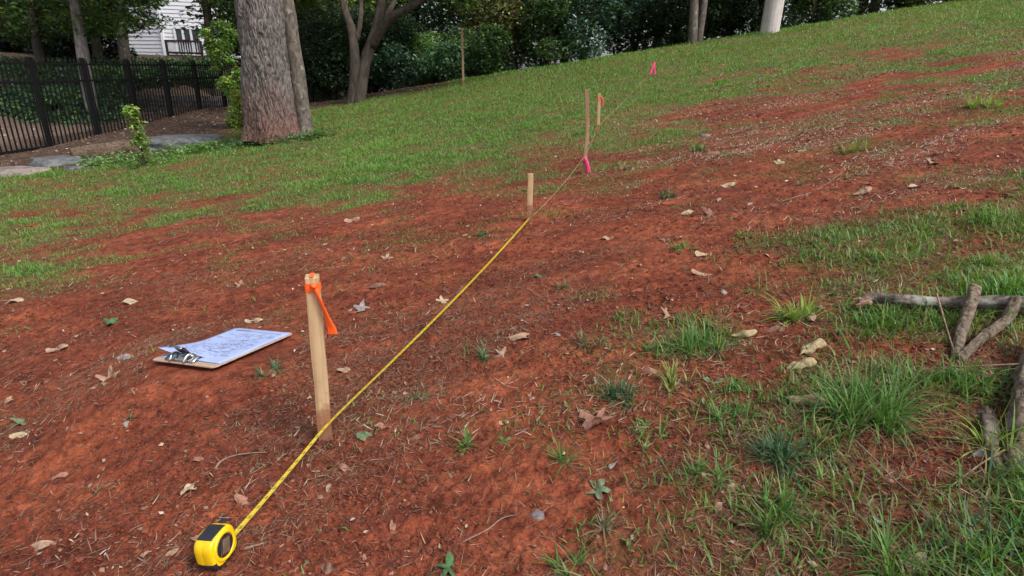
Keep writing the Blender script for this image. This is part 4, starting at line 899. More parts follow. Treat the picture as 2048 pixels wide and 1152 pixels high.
def crown(parent, ells, n, size, pal, loc, name='crown', **k):
    V, F, C = leafcloud(ells, n, size, pal, **k); o = link(name, npmesh(name, V-np.asarray(loc), F, M_leaf, C, smooth=False), parent); return o
DK = [(.036, .072, .030), (.055, .100, .036), (.028, .058, .038)]; MD = [(.085, .18, .048), (.12, .22, .05), (.06, .14, .05)]; OL = [(.16, .23, .05), (.12, .19, .05), (.22, .25, .065)]
BL = [(.09, .20, .13), (.15, .28, .19), (.06, .14, .10)]; YG = [(.26, .36, .04), (.36, .42, .06), (.17, .29, .035)]; LG = [(.15, .30, .08), (.22, .38, .12), (.10, .22, .06)]
BR = [(.10, .065, .05), (.16, .11, .085), (.06, .045, .035)]
M_barkbig = mat_bark('bark_big_oak', (.045, .036, .032), (.23, .205, .195), stain=((.15, .06, .04), .95), scale=30, zs=.33, strength=1.0, dist=.03, spots=None)
M_barkslim = mat_bark('bark_slim', (.06, .05, .042), (.165, .14, .12), scale=22, zs=.5, strength=.6, dist=.01, spots=(.30, .30, .27))
M_barkdk = mat_bark('bark_dark', (.035, .03, .025), (.10, .082, .066), scale=16, zs=.3, strength=.6, dist=.015)
M_barkgy = mat_bark('bark_grey', (.13, .12, .11), (.32, .30, .28), scale=14, zs=.4, strength=.5, dist=.012, spots=(.40, .39, .37))
# ------------------------------------------------------------------ the big trunk, with furrowed bark
def trunk_grid(base, top, r0, r1, flare, seg, rings, fur=.02, seed=0, knot=None):
    A = np.linspace(0, 2*np.pi, seg, endpoint=False); t = np.linspace(0, 1, rings)**1.0; d = np.asarray(top)-np.asarray(base); Hh = np.linalg.norm(d)
    a, tt = np.meshgrid(A, t); z = tt*Hh; r = r0+(r1-r0)*tt**.8+flare*np.exp(-z/.28)*(1+.35*np.cos(a*5+1)+.2*np.cos(a*3+2))
    # furrows: plates elongated along the stem, closed seamlessly round it
    cx, sx = np.cos(a)*r0, np.sin(a)*r0
    w_ = fbm(a*r0*3+z*.3, z*2.0, seed+5, 2)*.05
    ph = (a*r0/.036+fbm(cx*8+seed, z*5+sx*8, seed, 3)*2.1); f = 1-np.abs(np.sin(ph*math.pi*.62))**.5
    plate = fbm(cx*22+sx*9, z*7+sx*22, seed+9, 3)
    r = r+fur*(-(f**2.0)*1.0+.45*plate)+.03*fbm(cx*2.5, z*1.2+sx*2.5, seed+3, 2)
    if knot is not None:
        ka, kz, kr = knot; dd = np.sqrt(((np.angle(np.exp(1j*(a-ka))))*r0)**2+((z-kz)*1.3)**2); r = r+.05*np.exp(-(dd/kr)**2)-.06*np.exp(-(dd/(kr*.35))**2)
    V = np.stack([np.cos(a)*r, np.sin(a)*r, np.zeros_like(r)], -1)+np.asarray(d)[None, None]*tt[..., None]
    idx = np.arange(seg*rings).reshape(rings, seg); nx = np.roll(idx, -1, 1); F = np.stack([idx[:-1], nx[:-1], nx[1:], idx[1:]], -1).reshape(-1, 4); return V.reshape(-1, 3), F
def limb(mb, pts, r0, r1, seg=9, seed=0): mb.tube(pts, np.linspace(r0, r1, len(pts)), seg, fn=lambda a, s, r: r*(1+.10*fbm(np.cos(a)*2+s*2+seed, np.sin(a)*2+s*2, seed, 2)), sub=4)
TBASE = np.array(gp(549, 287)); TBASE[:2] *= 1+.40/np.linalg.norm(TBASE[:2]); TBASE[2] = H(TBASE[0], TBASE[1]); tD = tdepth(TBASE); rT = 92*tD/FPX/2
tree = thing('oak_tree', 'huge old tree trunk with furrowed grey bark stained red at its foot', 'tree', TBASE)
top = np.array([0.02, .05, 7.5])
V, F = trunk_grid((0, 0, -.6), top, rT*.985, rT*.72, .09, 420, 520, .036, 3, knot=(R_(-115), 2.2, .12))
link('trunk', npmesh('trunk', V, F, M_barkbig), tree)
mb = MB(); HI = [TBASE+top]
for k, (dx_, dy_, dz_) in enumerate([(2.4, .8, 2.6), (-2.2, 1.2, 2.8), (.4, 2.6, 3.2), (.6, -1.2, 3.2), (-1.0, -.5, 4)]):
    limb(mb, [top+(0, 0, -.5), top+np.array([dx_*.3, dy_*.3, dz_*.45]), top+np.array([dx_*.7, dy_*.7, dz_*.75]), top+np.array([dx_, dy_, dz_])], rT*.45, .06, seed=k)
mb.build('limb', M_barkdk, tree, smooth=True)
crown(tree, [(TBASE+np.array([a_, b_, c_]), (1.9, 1.9, 1.3)) for a_, b_, c_ in ((2.2, .8, 9.8), (-2.2, 1.2, 10.2), (.4, 2.8, 11), (.3, -.8, 11.2), (-.8, -.2, 12), (1.5, 2, 12))], 5000, .16, MD, TBASE, seed=2)
B2 = pdir(599, TBASE[1]+.35); tree2 = thing('slim_tree', 'slim smooth grey trunk leaning close behind the right side of the huge one', 'tree', B2)
r2 = 13*tdepth(B2)/FPX
V, F = trunk_grid((0, 0, -.2), (-.50, .3, 8.0), r2*1.02, r2*.8, .02, 90, 200, .004, 12); link('trunk', npmesh('trunk', V, F, M_barkslim), tree2)
crown(tree2, [(B2+np.array([.2, .6, 8.6]), (1.4, 1.4, 1.4)), (B2+np.array([1.0, 1.3, 9.2]), (1.2, 1.2, 1))], 1600, .14, MD, B2, seed=3)
# ------------------------------------------------------------------ trees whose stems show
def simple_tree(name, label, base, stems, m, crowns, n, size, pal, group=None, seed=0, flare=.0, shape=None, **k):
    o = thing(name, label, 'tree', base, group); mb = MB()
    for st in stems:
        pts, ra, rb = st; limb(mb, [np.asarray(p, float) for p in pts], ra, rb, 12, seed)
    mb.build('trunk', m, o, smooth=True)
    if crowns: crown(o, [(np.asarray(base)+np.array(c), r) for c, r in crowns], n, size, pal, base, seed=seed, **k)
    return o
def atplane(px, py, y):                                  # the point seen at a pixel, y metres ahead
    d = ray(px, py); return CAM+d*(y/d[1])
MBs = pdir(708, 13.6); MBs[2] = gp(708, 203)[2] if True else 0
gmb = gp(708, 206); y0 = min(gmb[1], 13.2); MBs = np.array(atplane(708, 204, y0)); r_ = y0/FPX
S = lambda *q: [np.array(atplane(a_, b_, y0+c_))-MBs for a_, b_, c_ in q]
simple_tree('multi_stem_tree', 'forked dark tree with several spreading stems at the edge of the bushes', MBs, [
  (S((702, 212, 0), (706, 190, 0), (710, 120, 0), (703, 60, .1), (690, 20, .2), (675, -60, .4)), 11*r_, 6*r_),
  (S((718, 210, 0), (722, 180, 0), (732, 120, .1), (752, 60, .2), (765, 0, .3), (775, -80, .4)), 12*r_, 8*r_),
  (S((745, 92, .12), (768, 50, -.1), (790, 30, -.2), (822, 12, -.3), (855, -10, -.4), (900, -60, -.6)), 8*r_, 5*r_),
  (S((714, 80, .1), (722, 30, .3), (720, -30, .5)), 5*r_, 4*r_),
  (S((760, 48, .2), (785, 10, .6), (800, -50, .9)), 6*r_, 4*r_)], M_barkdk,
  [((0, .8, 5.2), (1.8, 1.5, 1.)), ((-1.8, .4, 3.0), (1., 1., .6)), ((-.9, -.4, 2.2), (.5, .4, .3)), ((1.5, -.5, 2.45), (.6, .4, .3)), ((2.3, -.6, 2.1), (.5, .4, .3)), ((-1.5, -.3, 1.9), (.45, .4, .35)), ((1.6, 1.4, 3.0), (1.0, .8, .7)), ((-1.1, .3, 2.15), (.55, .5, .40)), ((-.5, .5, 2.6), (.7, .5, .35)), ((-1.4, .2, 2.6), (.6, .5, .4)), ((1.9, -.2, 2.6), (.8, .5, .35)), ((2.8, -.2, 2.4), (.7, .5, .4)), ((3.5, 0, 2.5), (.7, .5, .35)), ((.35, .9, 2.3), (.5, .4, .35))], 22000, .12, OL+MD+MD, seed=5, shellw=.2, hole=.15)
# right hand pair of stems near the crest
bp = pdir(1392, 13.9); bp[2] = atplane(1392, 82, 13.9)[2]-.05; rr_2 = 13.9/FPX
simple_tree('twin_stem_tree', 'twin grey trunks rising together behind the grassy crest', bp, [
  ([np.array(atplane(a_, b_, 13.9+c_))-bp for a_, b_, c_ in ((1384, 92, 0), (1386, 60, 0), (1388, 0, 0), (1388, -160, .1))], 8*rr_2, 7*rr_2),
  ([np.array(atplane(a_, b_, 13.9+c_))-bp for a_, b_, c_ in ((1396, 92, .1), (1400, 60, .1), (1408, 0, .15), (1418, -160, .3))], 7*rr_2, 6*rr_2)], M_barkslim,
  [((0, 0, 4.6), (1.6, 1.5, 1.0)), ((.8, .6, 5.4), (1.6, 1.5, 1.1))], 3500, .14, DK+MD, seed=6)
# utility pole
pb = atplane(1538, 68, 13.6); pb[2] -= .25; pole = thing('utility_pole', 'thick weathered wooden pole standing on the crest of the grass', 'pole', pb)
mb = MB(); mb.tube([(0, 0, -.3), (0, 0, 3), (-.0, 0, 8.5)], [16.5*13.6/FPX, 15.8*13.6/FPX, .14], 28, sub=8); mb.build('shaft', mat_wood('pole_wood', (.32, .29, .27), (.58, .54, .51), 2, 34), pole, smooth=True)
mb = MB(); mb.box((0, -.14, 7.8), (2.4, .1, .12)); mb.build('crossarm', M_barkgy, pole, bevel=.01)
for s_ in (-1, -.4, .4, 1):
    mb = MB(); mb.tube([(s_*1.1, -.14, 7.86), (s_*1.1, -.14, 7.92), (s_*1.1, -.14, 8.02)], [.03, .045, .02], 10); mb.build('insulator', M_steel, pole, smooth=True)
# ------------------------------------------------------------------ shrubs along the crest and down the left
def shrub(name, label, px, dist, w_, h_, n, size, pal, seed, group='shrubs behind the grassy crest', cat='shrub', stems=5, z=None, **k):
    b = pdir(px, dist); b[2] = float(H(b[0], b[1])) if z is None else z; o = thing(name, label, cat, b, group); rg = random.Random(seed); mb = MB(); el = []
    for i in range(stems):
        a_ = rg.uniform(0, 6.28); q = rg.uniform(.1, .35)*w_; tip = np.array([math.cos(a_)*q, math.sin(a_)*q*.8, h_*rg.uniform(.5, .85)]); limb(mb, [np.array([tip[0]*.08, tip[1]*.08, -.1]), tip*np.array([.4, .4, .5]), tip], .035*w_/2+.01, .012, 6, i)
    mb.build('stem', M_barkdk, o, smooth=True)
    el.append((b+np.array([0, 0, h_*.45]), (w_*.42, w_*.36, h_*.45)))
    for i in range(9):
        a_ = rg.uniform(0, 6.28); q = rg.uniform(.2, .42)*w_; zz = rg.uniform(.12, .88)*h_; s_ = rg.uniform(.16, .28)*w_
        el.append((b+np.array([math.cos(a_)*q, math.sin(a_)*q*.8, zz]), (s_, s_*.9, s_*rg.uniform(.55, .9))))
    crown(o, el, n, size, pal, b, name='foliage', seed=seed, shellw=k.pop('shellw', .55), **k); return o
SHR = [
 ('dark glossy shrub filling the gap just right of the slim trunk', 650, 15.0, 3.0, 2.6, DK), ('black green shrub behind the forked tree', 745, 15.6, 3.2, 2.4, DK),
 ('low bluish shrub right of the forked tree foot', 800, 14.4, 1.5, .95, DK+BL), ('bright yellow green bush left of the light bluish ground shrubs', 838, 15.4, .8, 1.15, YG), 
 ('pale green leafy bush behind the bluish mound, left of the garden pole', 862, 15.6, 1.7, 1.35, LG), ('bluish mound of leaves left of the thin garden pole', 895, 14.7, 1.5, .8, BL+MD),
 ('dark shrub right beside the thin garden pole', 955, 14.8, 1.8, 1.2, DK+MD), ('twiggy olive shrub with sparse leaves right of the garden pole', 1000, 15.4, 2.0, 2.1, OL+BR),
 ('mid green shrub with pale speckled leaves in the middle of the hedge', 1085, 15.0, 2.0, 1.6, MD+DK), ('tall dark shrub left of the bright gap in the hedge', 1165, 15.4, 2.3, 2.4, DK+BL), 
 ('blackish shrub over the bright gap in the hedge', 1262, 16.6, 2.2, 2.6, DK), ('dark bush immediately left of the twin trunks', 1345, 15.6, 2.2, 2.4, DK), ('dark bush right of the twin trunks', 1450, 15.8, 2.3, 2.6, DK),
 ('dark bush immediately left of the utility pole', 1500, 15.0, 1.6, 1.9, DK), ('leafy green bush immediately right of the utility pole', 1605, 14.9, 1.8, 1.6, MD+DK), ('dark bush further right of the utility pole', 1690, 15.4, 2.2, 2.1, DK+MD),
 ('yellowish leafed bush at the right end of the dark hedge', 1770, 15.0, 1.5, 1.4, OL+DK), ('last dark bush at the right end of the hedge', 1860, 16.2, 2.4, 2.2, DK)]
for i, (lb, px_, ds_, w_, h_, pal_) in enumerate(SHR):
    shrub('shrub', lb, px_, ds_, w_, h_, int(5200*w_*h_/3+2500), .085 if pal_ is not BL else .1, pal_, 100+i, hole=.10)
# brown brush pile at the far right of the crest
shrub('brush_pile', 'heap of dry brown brush behind the grass at the upper right', 1880, 14.3, 3.2, .65, 2600, .10, BR, 140, group=None, cat='brush pile')
# overhanging trees behind the hedge: trunk and crown each
OVER = [('tall tree with light olive foliage behind the garden pole', 950, 17.5, OL+MD), ('tree with drooping dark foliage over the middle of the hedge', 1130, 18.5, BL+MD), ('dark tree over the bright gap of the hedge', 1300, 19.5, DK), ('dark tree behind the utility pole', 1500, 19, DK), ('dark tree over the right end of the hedge', 1720, 18.5, DK+MD), ('bluish green tree between the forked tree and the garden pole', 830, 19, BL+MD), ('olive leaved tree behind the slim trunk', 655, 18, DK+OL+OL), ('dark tree filling the gap between house and slim trunk', 560, 19, DK)]
for i, (lb, px_, ds_, pal_) in enumerate(OVER):
    b = pdir(px_, ds_); rg = random.Random(i); sx_ = rg.uniform(-.6, .6)
    simple_tree('hedge_tree', lb, b, [([(0, 0, -.3), (sx_*.3, 0, 1.6), (sx_, .2, 4.5), (sx_*1.3, .2, 7)], .15, .06)], M_barkdk,
      [((rg.uniform(-1.6, 1.6), rg.uniform(-1.4, .8), rg.uniform(1.9, 4.9)), (rg.uniform(.9, 1.5), rg.uniform(.8, 1.2), rg.uniform(.6, .95))) for _ in range(15)], 17000, .13, pal_, group='trees behind the hedge', seed=30+i, hole=.12, shellw=.25)
# ------------------------------------------------------------------ iron fence
M_iron = mat_noise('black_iron', (.003, .003, .0035), (.007, .007, .008), 50, .6, .25, .1, .0005)
FA = np.array(at(104, 303, 9.35)); FB = np.array(at(406, 255, 13.2)); fd = (FB-FA)/4; FHT = 1.44
fence = thing('metal_fence', 'black metal picket fence running along the lower left edge of the lawn', 'fence', FA)
posts = [FA+fd*k for k in range(-3, 13)]
for k, p in enumerate(posts):
    mb = MB(); mb.box((p-FA)+(0, 0, FHT/2-.1), (.062, .062, FHT+.2)); po = mb.build('post', M_iron, fence, bevel=.002)
    mb = MB(); mb.box((p-FA)+(0, 0, FHT+.012), (.078, .078, .02)); mb.box((p-FA)+(0, 0, FHT+.028), (.05, .05, .016)); mb.build('post_cap', M_iron, po, bevel=.004)
for k in range(len(posts)-1):
    a_, b_ = posts[k]-FA, posts[k+1]-FA
    for z_ in (.09, FHT-.34, FHT-.07):
        mb = MB(); mb.bar(a_+(0, 0, z_), b_+(0, 0, z_), .03, h=.032); mb.build('rail', M_iron, fence)
    mb = MB(); n_ = 11
    for j in range(1, n_+1):
        q = a_+(b_-a_)*j/(n_+1); mb.box(q+(0, 0, FHT/2-.02), (.017, .017, FHT-.02)); 
        mb.tube([q+(0, 0, FHT-.03), q+(0, 0, FHT-.02), q+(0, 0, FHT+.03)], [.009, .014, .001], 6)
    mb.build('picket_panel', M_iron, fence)
# ------------------------------------------------------------------ rocks, log, saplings near the fence
g = gp(118, 326); rock('flat_boulder', 'flat grey boulder at the far left, in front of the fence', 'rock', g, (.72, .6, .32), M_rock, 21, 4, .3)
g = gp(30, 345); rock('flat_boulder', 'low brownish rock at the left edge in front of the fence', 'rock', g, (1.0, .6, .24), mat_noise('rock_brown', (.12, .09, .075), (.26, .22, .20), 8, .9, .2, .6, .02), 23, 4, .1)
g = gp(370, 285); rock('flat_boulder', 'broad flat pale boulder between the fence and the huge trunk', 'rock', g, (1.35, 1.1, .38), M_rock, 25, 4, .2)
g = gp(325, 292); rock('flat_boulder', 'smaller slab against the left of the broad pale boulder', 'rock', g, (.8, .6, .22), M_rock, 27, 4, .5)
mb = MB(); A_ = gp(152, 318); B_ = gp(275, 300); P_ = [A_+(B_-A_)*t+(0, 0, .06) for t in np.linspace(-.05, 1.15, 6)]
mb.tube([p-A_ for p in P_], [.10, .115, .11, .11, .105, .09], 18, fn=lambda a, s, r: r*(1+.14*fbm(np.cos(a)*2+s*3, np.sin(a)*2+s*2, 4, 3)), sub=8); o = mb.build('fallen_log', mat_bark('log_bark', (.045, .032, .025), (.17, .12, .085), scale=30, zs=1, strength=.8, dist=.01), smooth=True); o.location = A_; tag(o, 'dark rotting log lying between the far left boulder and the sapling', 'log')
def sapling(name, label, px, py, h_px, w_px, n, size, pal, seed, cat='sapling', dist=None, spire=True):
    b = gp(px, py) if dist is None else atplane(px, py, dist); t = tdepth(b); h_, w_ = h_px*t/FPX, w_px*t/FPX; o = thing(name, label, cat, b); rg = random.Random(seed); mb = MB(); el = []
    limb(mb, [(0, 0, -.05), (.02*h_, 0, .4*h_), (-.01*h_, 0, .8*h_), (-.02*h_, 0, h_)], .012+.006*h_, .004, 7, seed)
    for i in range(34):
        z_ = rg.uniform(.05, .98); q = w_*.5*(1-.75*z_ if spire else .9-.3*abs(z_-.5))*rg.uniform(.2, 1); a_ = rg.uniform(0, 6.28); tip = np.array([math.cos(a_)*q-.02*h_*z_, math.sin(a_)*q, z_*h_]); limb(mb, [np.array([-.015*h_*z_, 0, max(.0, z_-.12)*h_]), tip], .006, .002, 5); s_ = w_*rg.uniform(.12, .26); el.append((b+tip, (s_, s_, s_*.9)))
    mb.build('stem', M_barkdk, o, smooth=True); crown(o, el, n, size, pal, b, name='foliage', seed=seed, shellw=.1, hole=0); return o
sapling('sapling', 'small bright green sapling standing in front of the fence and log', 288, 332, 112, 46, 900, .05, LG+YG, 51)
sapling('sapling', 'tall yellow green sapling in front of the fence, left of the huge trunk', 472, 262, 200, 64, 4600, .07, YG+LG+LG, 52, dist=10.9, spire=False)
sapling('sapling', 'low yellowish shrub touching the left foot of the huge trunk', 487, 262, 75, 50, 1200, .05, YG+[(.30, .28, .10)], 53, dist=9.6)
def groundplants(name, label, pts, n, size, pal, seed, hgt=.16):
    rg = np.random.default_rng(seed); g0 = gp(*pts[0]); E_ = []
    for px_, py_ in pts:
        g_ = gp(px_, py_); E_.append((g_+(0, 0, hgt*.35), (.34, .3, hgt)))
    V, F, C = leafcloud(E_, n, size, pal, seed=seed, hole=0, shellw=.1, droop=-.15); o = link(name, npmesh(name, V-g0, F, M_leaf, C, smooth=False)); o.location = g0; return tag(o, label, 'ground plants', None, 'stuff')
groundplants('ground_plants', 'broad leaved weeds round the foot of the huge trunk', [(440, 292), (480, 290), (515, 289), (560, 284), (600, 280), (640, 274)], 1300, .055, MD+DK, 61, .07)
groundplants('ground_plants', 'weeds between log and lawn at the left', [(200, 330), (250, 322), (330, 312), (380, 304), (420, 300), (310, 330)], 1700, .05, LG+MD, 62, .10)
# ------------------------------------------------------------------ beyond the fence: ivy bank, dry stone wall, house
M_wstone = mat_noise('wall_stone', (.10, .095, .09), (.27, .26, .25), 6, .9, .2, .6, .02)
def yp(px, py, dist): return atplane(px, py, dist)
def bankleaves(name, label, quads, n, size, pal, seed):
    rg = np.random.default_rng(seed); E_ = []
    for px_, py_, ds_, s_ in quads: E_.append((yp(px_, py_, ds_), (s_, s_*.8, s_*.55)))
    c0 = E_[0][0]; V, F, C = leafcloud(E_, n, size, pal, seed=seed, hole=.1, shellw=.3); o = link(name, npmesh(name, V-c0, F, M_leaf, C, smooth=False)); o.location = c0; return tag(o, label, 'ground cover', None, 'stuff')
# ivy climbing the bank: rows of clumps rising with distance
Q_ = []
for i, (yy_, ds_) in enumerate(((262, 12.6), (240, 13.2), (215, 13.9), (192, 14.6), (172, 15.3))):
    for px_ in range(-260, 215 if i < 3 else 235, 42): Q_.append((px_+(i % 2)*20, yy_, ds_, .55))
for yy_, ds_ in ((152, 16.2), (136, 17.4)):
    for px_ in range(-260, 440, 44): Q_.append((px_+(int(ds_) % 2)*20, yy_, ds_, .6))
bankleaves('ivy_bank', 'dark ivy and leafy plants covering the bank behind the fence', Q_, 52000, .11, DK+MD+MD+BL, 71)
bankleaves('pale_plants', 'paler leafy plants on top of the bank behind the fence, left', [(20, 195, 13.6, .4), (60, 205, 13.6, .4), (120, 190, 13.8, .4), (155, 200, 13.7, .35), (170, 185, 14, .3), (-40, 200, 13.6, .5), (10, 225, 12.9, .4), (-40, 235, 12.9, .4), (50, 235, 12.9, .3)], 7000, .12, LG+BL, 72)
bankleaves('pale_plants', 'green bush tops above the fence rail, left of centre', [(200, 140, 15.5, .35), (225, 150, 15.5, .4), (180, 150, 15.5, .3), (205, 160, 15.2, .4)], 1100, .10, LG+MD, 73)
wb = yp(180, 250, 16.5); wall = thing('stone_wall', 'dry stacked stone wall behind the fence, below the house', 'wall', wb)
rg = random.Random(5); mb = MB(); capn = MB()
for row in range(8):
    x_ = 0
    while x_ < 3.9:
        l_ = rg.uniform(.18, .5); h_ = .155; zz = row*h_+.0; bm_c = (wb*0)+np.array([x_+l_/2, (row*.03)+rg.uniform(-.03, .03), zz+h_/2-.35]); (capn if row == 7 else mb).box(bm_c, (l_*.95, rg.uniform(.25, .35), h_*.88), rz=rg.uniform(-.04, .04)); x_ += l_
mb.build('stone_courses', M_wstone, wall, bevel=.02); capn.build('coping', mat_noise('cap_stone', (.2, .18, .17), (.38, .35, .33), 6, .9), wall, bevel=.02)
bankleaves('hedge_strip', 'green bushes on top of the stone wall', [(300, 165, 17.5, .35), (330, 162, 17.5, .35), (360, 158, 17.8, .35), (400, 160, 18, .4), (430, 165, 18, .4), (270, 168, 17.5, .3)], 1600, .10, LG+MD, 74)
# house far behind
hc = yp(334, 118, 44); HB = np.array([hc[0], 44, hc[2]-3.2]); house = thing('house', 'white sided house with a small balcony beyond the fence', 'house', HB)
M_sid = mat('white_siding', (.66, .67, .72), .6); v_ = coords(M_sid); g_ = N(M_sid, 'ShaderNodeSeparateXYZ'); L(M_sid, v_, g_.inputs[0])
M_trim = mat('white_trim', (.74, .76, .80), .5); M_glass = mat('window_glass', (.03, .04, .055), .08, 0, .8); M_deck = mat_noise('deck_wood', (.035, .018, .014), (.07, .035, .028), 20, .7); M_roof = mat_noise('roof_shingle', (.05, .045, .045), (.09, .08, .08), 12, .9)
k44 = 44/FPX
def clap(mb, x0, x1, y_, z0, z1, st=.21, ax='x'):      # overlapping boards, each leaning out
    n_ = int((z1-z0)/st)
    for i in range(n_):
        z_ = z0+i*st
        if ax == 'x': mb.add([(x0, y_-.035, z_), (x1, y_-.035, z_), (x1, y_, z_+st), (x0, y_, z_+st), (x0, y_, z_), (x1, y_, z_)], [(0, 1, 2, 3), (4, 5, 1, 0)])
        else: mb.add([(y_[0]+x0*(y_[1]-y_[0]), 0, 0)]*3, [(0, 1, 2)])
def clapdir(mb, P0, P1, z0, z1, st=.26):
    P0, P1 = np.array(P0, float), np.array(P1, float); d = P1-P0; nrm_ = np.array([d[1], -d[0], 0]); nrm_ /= np.linalg.norm(nrm_)
    for i in range(int((z1-z0)/st)):
        z_ = z0+i*st; mb.add([P0+nrm_*.04+(0, 0, z_), P1+nrm_*.04+(0, 0, z_), P1+(0, 0, z_+st), P0+(0, 0, z_+st), P0+(0, 0, z_), P1+(0, 0, z_)], [(0, 1, 2, 3), (4, 5, 1, 0)])
# corner at x=0 (pixel 338); left face recedes to the left, right face to the right
mb = MB(); Lc = (-3.6, 1.2, 0); Rc = (7.0, .9, 0); clapdir(mb, Lc, (0, 0, 0), -1, 9.4); clapdir(mb, (0, 0, 0), Rc, -1, 9.9)
mb.box((1.6, 4.6, 4.4), (9.8, 7.0, 10.6)); mb.build('wall', M_sid, house)
mb = MB(); mb.box((0, -.05, 4.1), (.20, .16, 10.2)); mb.build('corner_trim', M_trim, house)
mb = MB(); mb.add([(-3.9, -.3, 9.4), (1.2, -.6, 9.4), (1.2, 9, 9.4), (-3.9, 9, 9.4), (-1.4, -.6, 12), (-1.4, 9, 12)], [(0, 1, 4), (3, 5, 2), (0, 4, 5, 3), (1, 2, 5, 4), (0, 3, 2, 1)]); mb.box((4.3, 4.2, 10.1), (6.8, 9.2, .3)); mb.build('roof', M_roof, house)
wx0, wx1 = (358-336)*k44, (400-336)*k44; wz1, wz0 = (118-64)*k44+3.2, (118-92)*k44+3.2
wz0 = (118-112)*k44+3.25; win = MB(); yw = -.02+.13*.5  # panes run below the window to the deck; added dark for shade behind balusters
for fx in np.linspace(wx0, wx1, 4): win.box((fx, fx*.128-.09, (wz0+wz1)/2), (.13, .10, wz1-wz0+.1))
for fz in (wz0, wz1): win.box(((wx0+wx1)/2, (wx0+wx1)/2*.128-.10, fz), (wx1-wx0+.12, .11, .14), rz=.127)
wf = win.build('window', M_trim, house)
for i in range(3):
    c_ = wx0+(wx1-wx0)*(i+.5)/3; p = MB(); p.box((c_, c_*.128-.055, (wz0+wz1)/2), ((wx1-wx0)/3-.1, .03, wz1-wz0-.1), rz=.127); p.build('pane_and_shade_fill', M_glass, wf)
bx0, bx1 = (358-336)*k44, (420-336)*k44; bz0, bz1 = (118-112)*k44+3.2, (118-88)*k44+3.2
bal = MB(); bal.box(((bx0+bx1)/2, -.45, bz0-.34), (bx1-bx0, 1.7, .75)); bl_ = bal.build('balcony', M_deck, house)
rl_ = MB(); 
for z_ in (bz1, bz0+.18): rl_.box(((bx0+bx1)/2, -1.25, z_), (bx1-bx0, .10, .12)); rl_.box((bx0, -.5, z_), (.1, 1.5, .12))
for x_ in (bx0, bx1): rl_.box((x_, -1.25, (bz0+bz1)/2), (.14, .14, bz1-bz0+.1))
rl_.build('railing', M_deck, bl_)
bb = MB()
for x_ in np.arange(bx0+.12, bx1, .17): bb.box((x_, -1.24, (bz0+bz1)/2+.05), (.045, .05, bz1-bz0-.2))
for y_ in np.arange(-1.1, .1, .17): bb.box((bx0, y_, (bz0+bz1)/2+.05), (.05, .045, bz1-bz0-.2))
bb.build('baluster', M_trim, bl_)
sup = MB(); 
for x_ in (bx0+.3, bx1-.3): sup.box((x_, -1.1, bz0/2-.6), (.16, .16, bz0+.9))
sup.build('support_post', M_deck, bl_)
# outdoor chair on the balcony
ch = thing('patio_chair', 'dark chair on the balcony of the house', 'chair', HB+np.array([bx0+1.0, -.7, bz0+.04])); mb = MB(); mb.box((0, 0, .42), (.5, .5, .05)); mb.build('seat', M_iron, ch); mb = MB(); mb.box((0, .24, .75), (.5, .05, .6)); mb.build('backrest', M_iron, ch)
for sx_ in (-1, 1):
    for sy_ in (-1, 1): mb = MB(); mb.box((sx_*.22, sy_*.22, .2), (.04, .04, .4)); mb.build('leg', M_iron, ch)
shrub('shrub', 'clipped round shrub in front of the white house wall', 298, 40, 3.4, 2.6, 1500, .2, MD+LG, 160, group=None, z=HB[2]+.9)
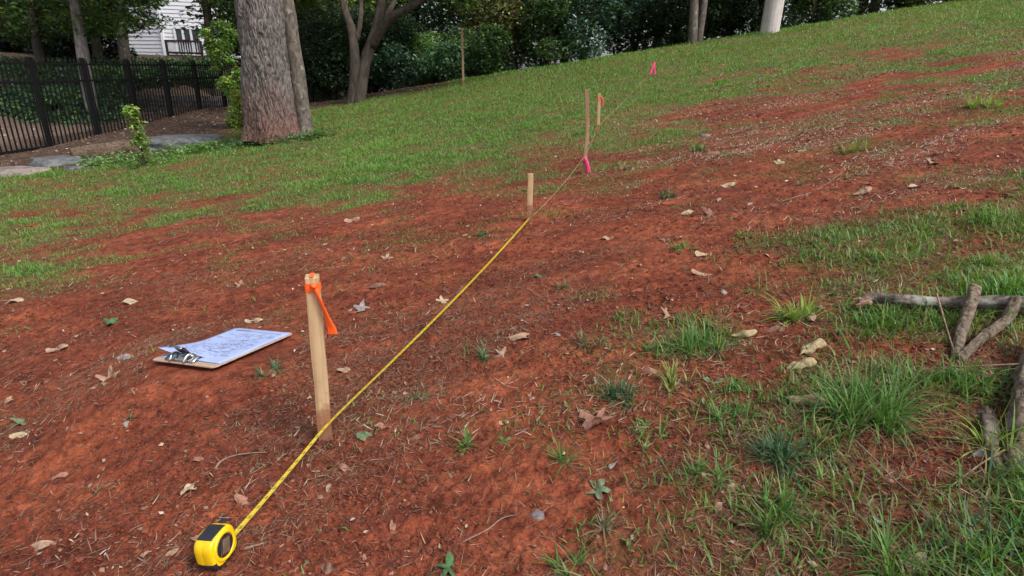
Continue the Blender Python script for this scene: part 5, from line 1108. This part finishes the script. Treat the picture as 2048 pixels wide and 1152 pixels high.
# trees between fence and house
YT = [('pale lichened trunk rising behind the fence at the left', 168, 120, 150, 13.5, 11, M_barkgy, -10), ('brown trunk behind the fence, left of the white house', 252, 125, 236, 16.5, 10, M_barkslim, -6), ('dark leaning trunk furthest left behind the fence', 84, 130, 60, 17, 10, M_barkdk, 0), ('dark trunk between the pale and the brown ones', 196, 118, 184, 20, 8, M_barkdk, 0), ('dark trunk crossing the right side of the house wall', 424, 110, 412, 22, 9, M_barkdk, 0)]
for i, (lb, px_, py_, pxt, ds_, rp, m_, dz) in enumerate(YT):
    b = yp(px_+8, py_+70, ds_); r0_ = rp*ds_/FPX; tp = yp(pxt, 0, ds_)-b; t3 = yp(pxt-14, -150, ds_)-b
    rg = random.Random(90+i)
    cr = [((tp[0]+rg.uniform(-2.4, 2.0), rg.uniform(-1.2, 1.2), tp[2]*rg.uniform(.72, 1.3)), (rg.uniform(.6, 1.2), rg.uniform(.5, .9), rg.uniform(.3, .55))) for _ in range(12)]+[((t3[0], 0, t3[2]+1), (2.2, 2, 1.2))]
    if i == 1: cr = [((min(c_[0][0], tp[0]-.1), c_[0][1], c_[0][2]), c_[1]) for c_ in cr[:-1]]+cr[-1:]
    if i == 4: cr = [((tp[0]+a_, rg.uniform(-.5, .5), tp[2]*c_), (.9, .8, .5)) for a_, c_ in ((-.7, 1.22), (.6, 1.0), (1.0, .8), (.9, .6), (1.5, 1.1), (.3, 1.3), (1.2, .9))]+[((0, 0, t3[2]+1), (2.6, 2, 1.2))]
    simple_tree('yard_tree', lb, b, [([(0, 0, -.6), yp(px_, py_, ds_)-b, yp((px_+pxt)/2, py_/2, ds_)-b, tp, t3], r0_, r0_*.7)], m_, cr, 15000, .12, OL+MD+DK+MD, group='trees beyond the fence', seed=80+i, shellw=.1, hole=.1)
DH = [(-120, 24), (-20, 23), (70, 24), (150, 23.5), (196, 25)]
for i, (px_, ds_) in enumerate(DH):
    lb = ['dark evergreen screen at the very left edge', 'dark evergreen screen behind the furthest left trunk, first of the row', 'dark evergreen screen left of the pale trunk', 'dark evergreen screen right of the pale trunk', 'dark evergreen screen touching the left wall of the house'][i]
    b = yp(px_, 140, ds_); shrub('evergreen', lb, px_, ds_, 2.7, 3.5, 6500, .17, [(.010, .018, .012), (.016, .026, .016)], 170+i, group='dark evergreens beyond the fence', z=b[2]-1.0, hole=0, stems=3)
# far wood closing the view
E_ = []; rg = random.Random(9)
for k in range(420):
    az = rg.uniform(-62, 62); ds_ = rg.uniform(27, 40); 
    if -36.5 < az < -27.5: ds_ = rg.uniform(52, 60)
    x_ = ds_*math.tan(R_(az)); z_ = rg.uniform(-3, 10); s_ = rg.uniform(1.6, 2.8)
    E_.append(((x_, ds_, z_), (s_, s_*.7, s_*.8)))
V, F, C = leafcloud(E_, 110000, .40, DK+[(.03, .05, .025)], seed=99, hole=0, shellw=.2, clump=.5)
tag(link('far_wood', npmesh('far_wood', V, F, M_leaf, C, smooth=False)), kind='stuff', cat='wood', label='dark wood closing the view far behind the hedge')
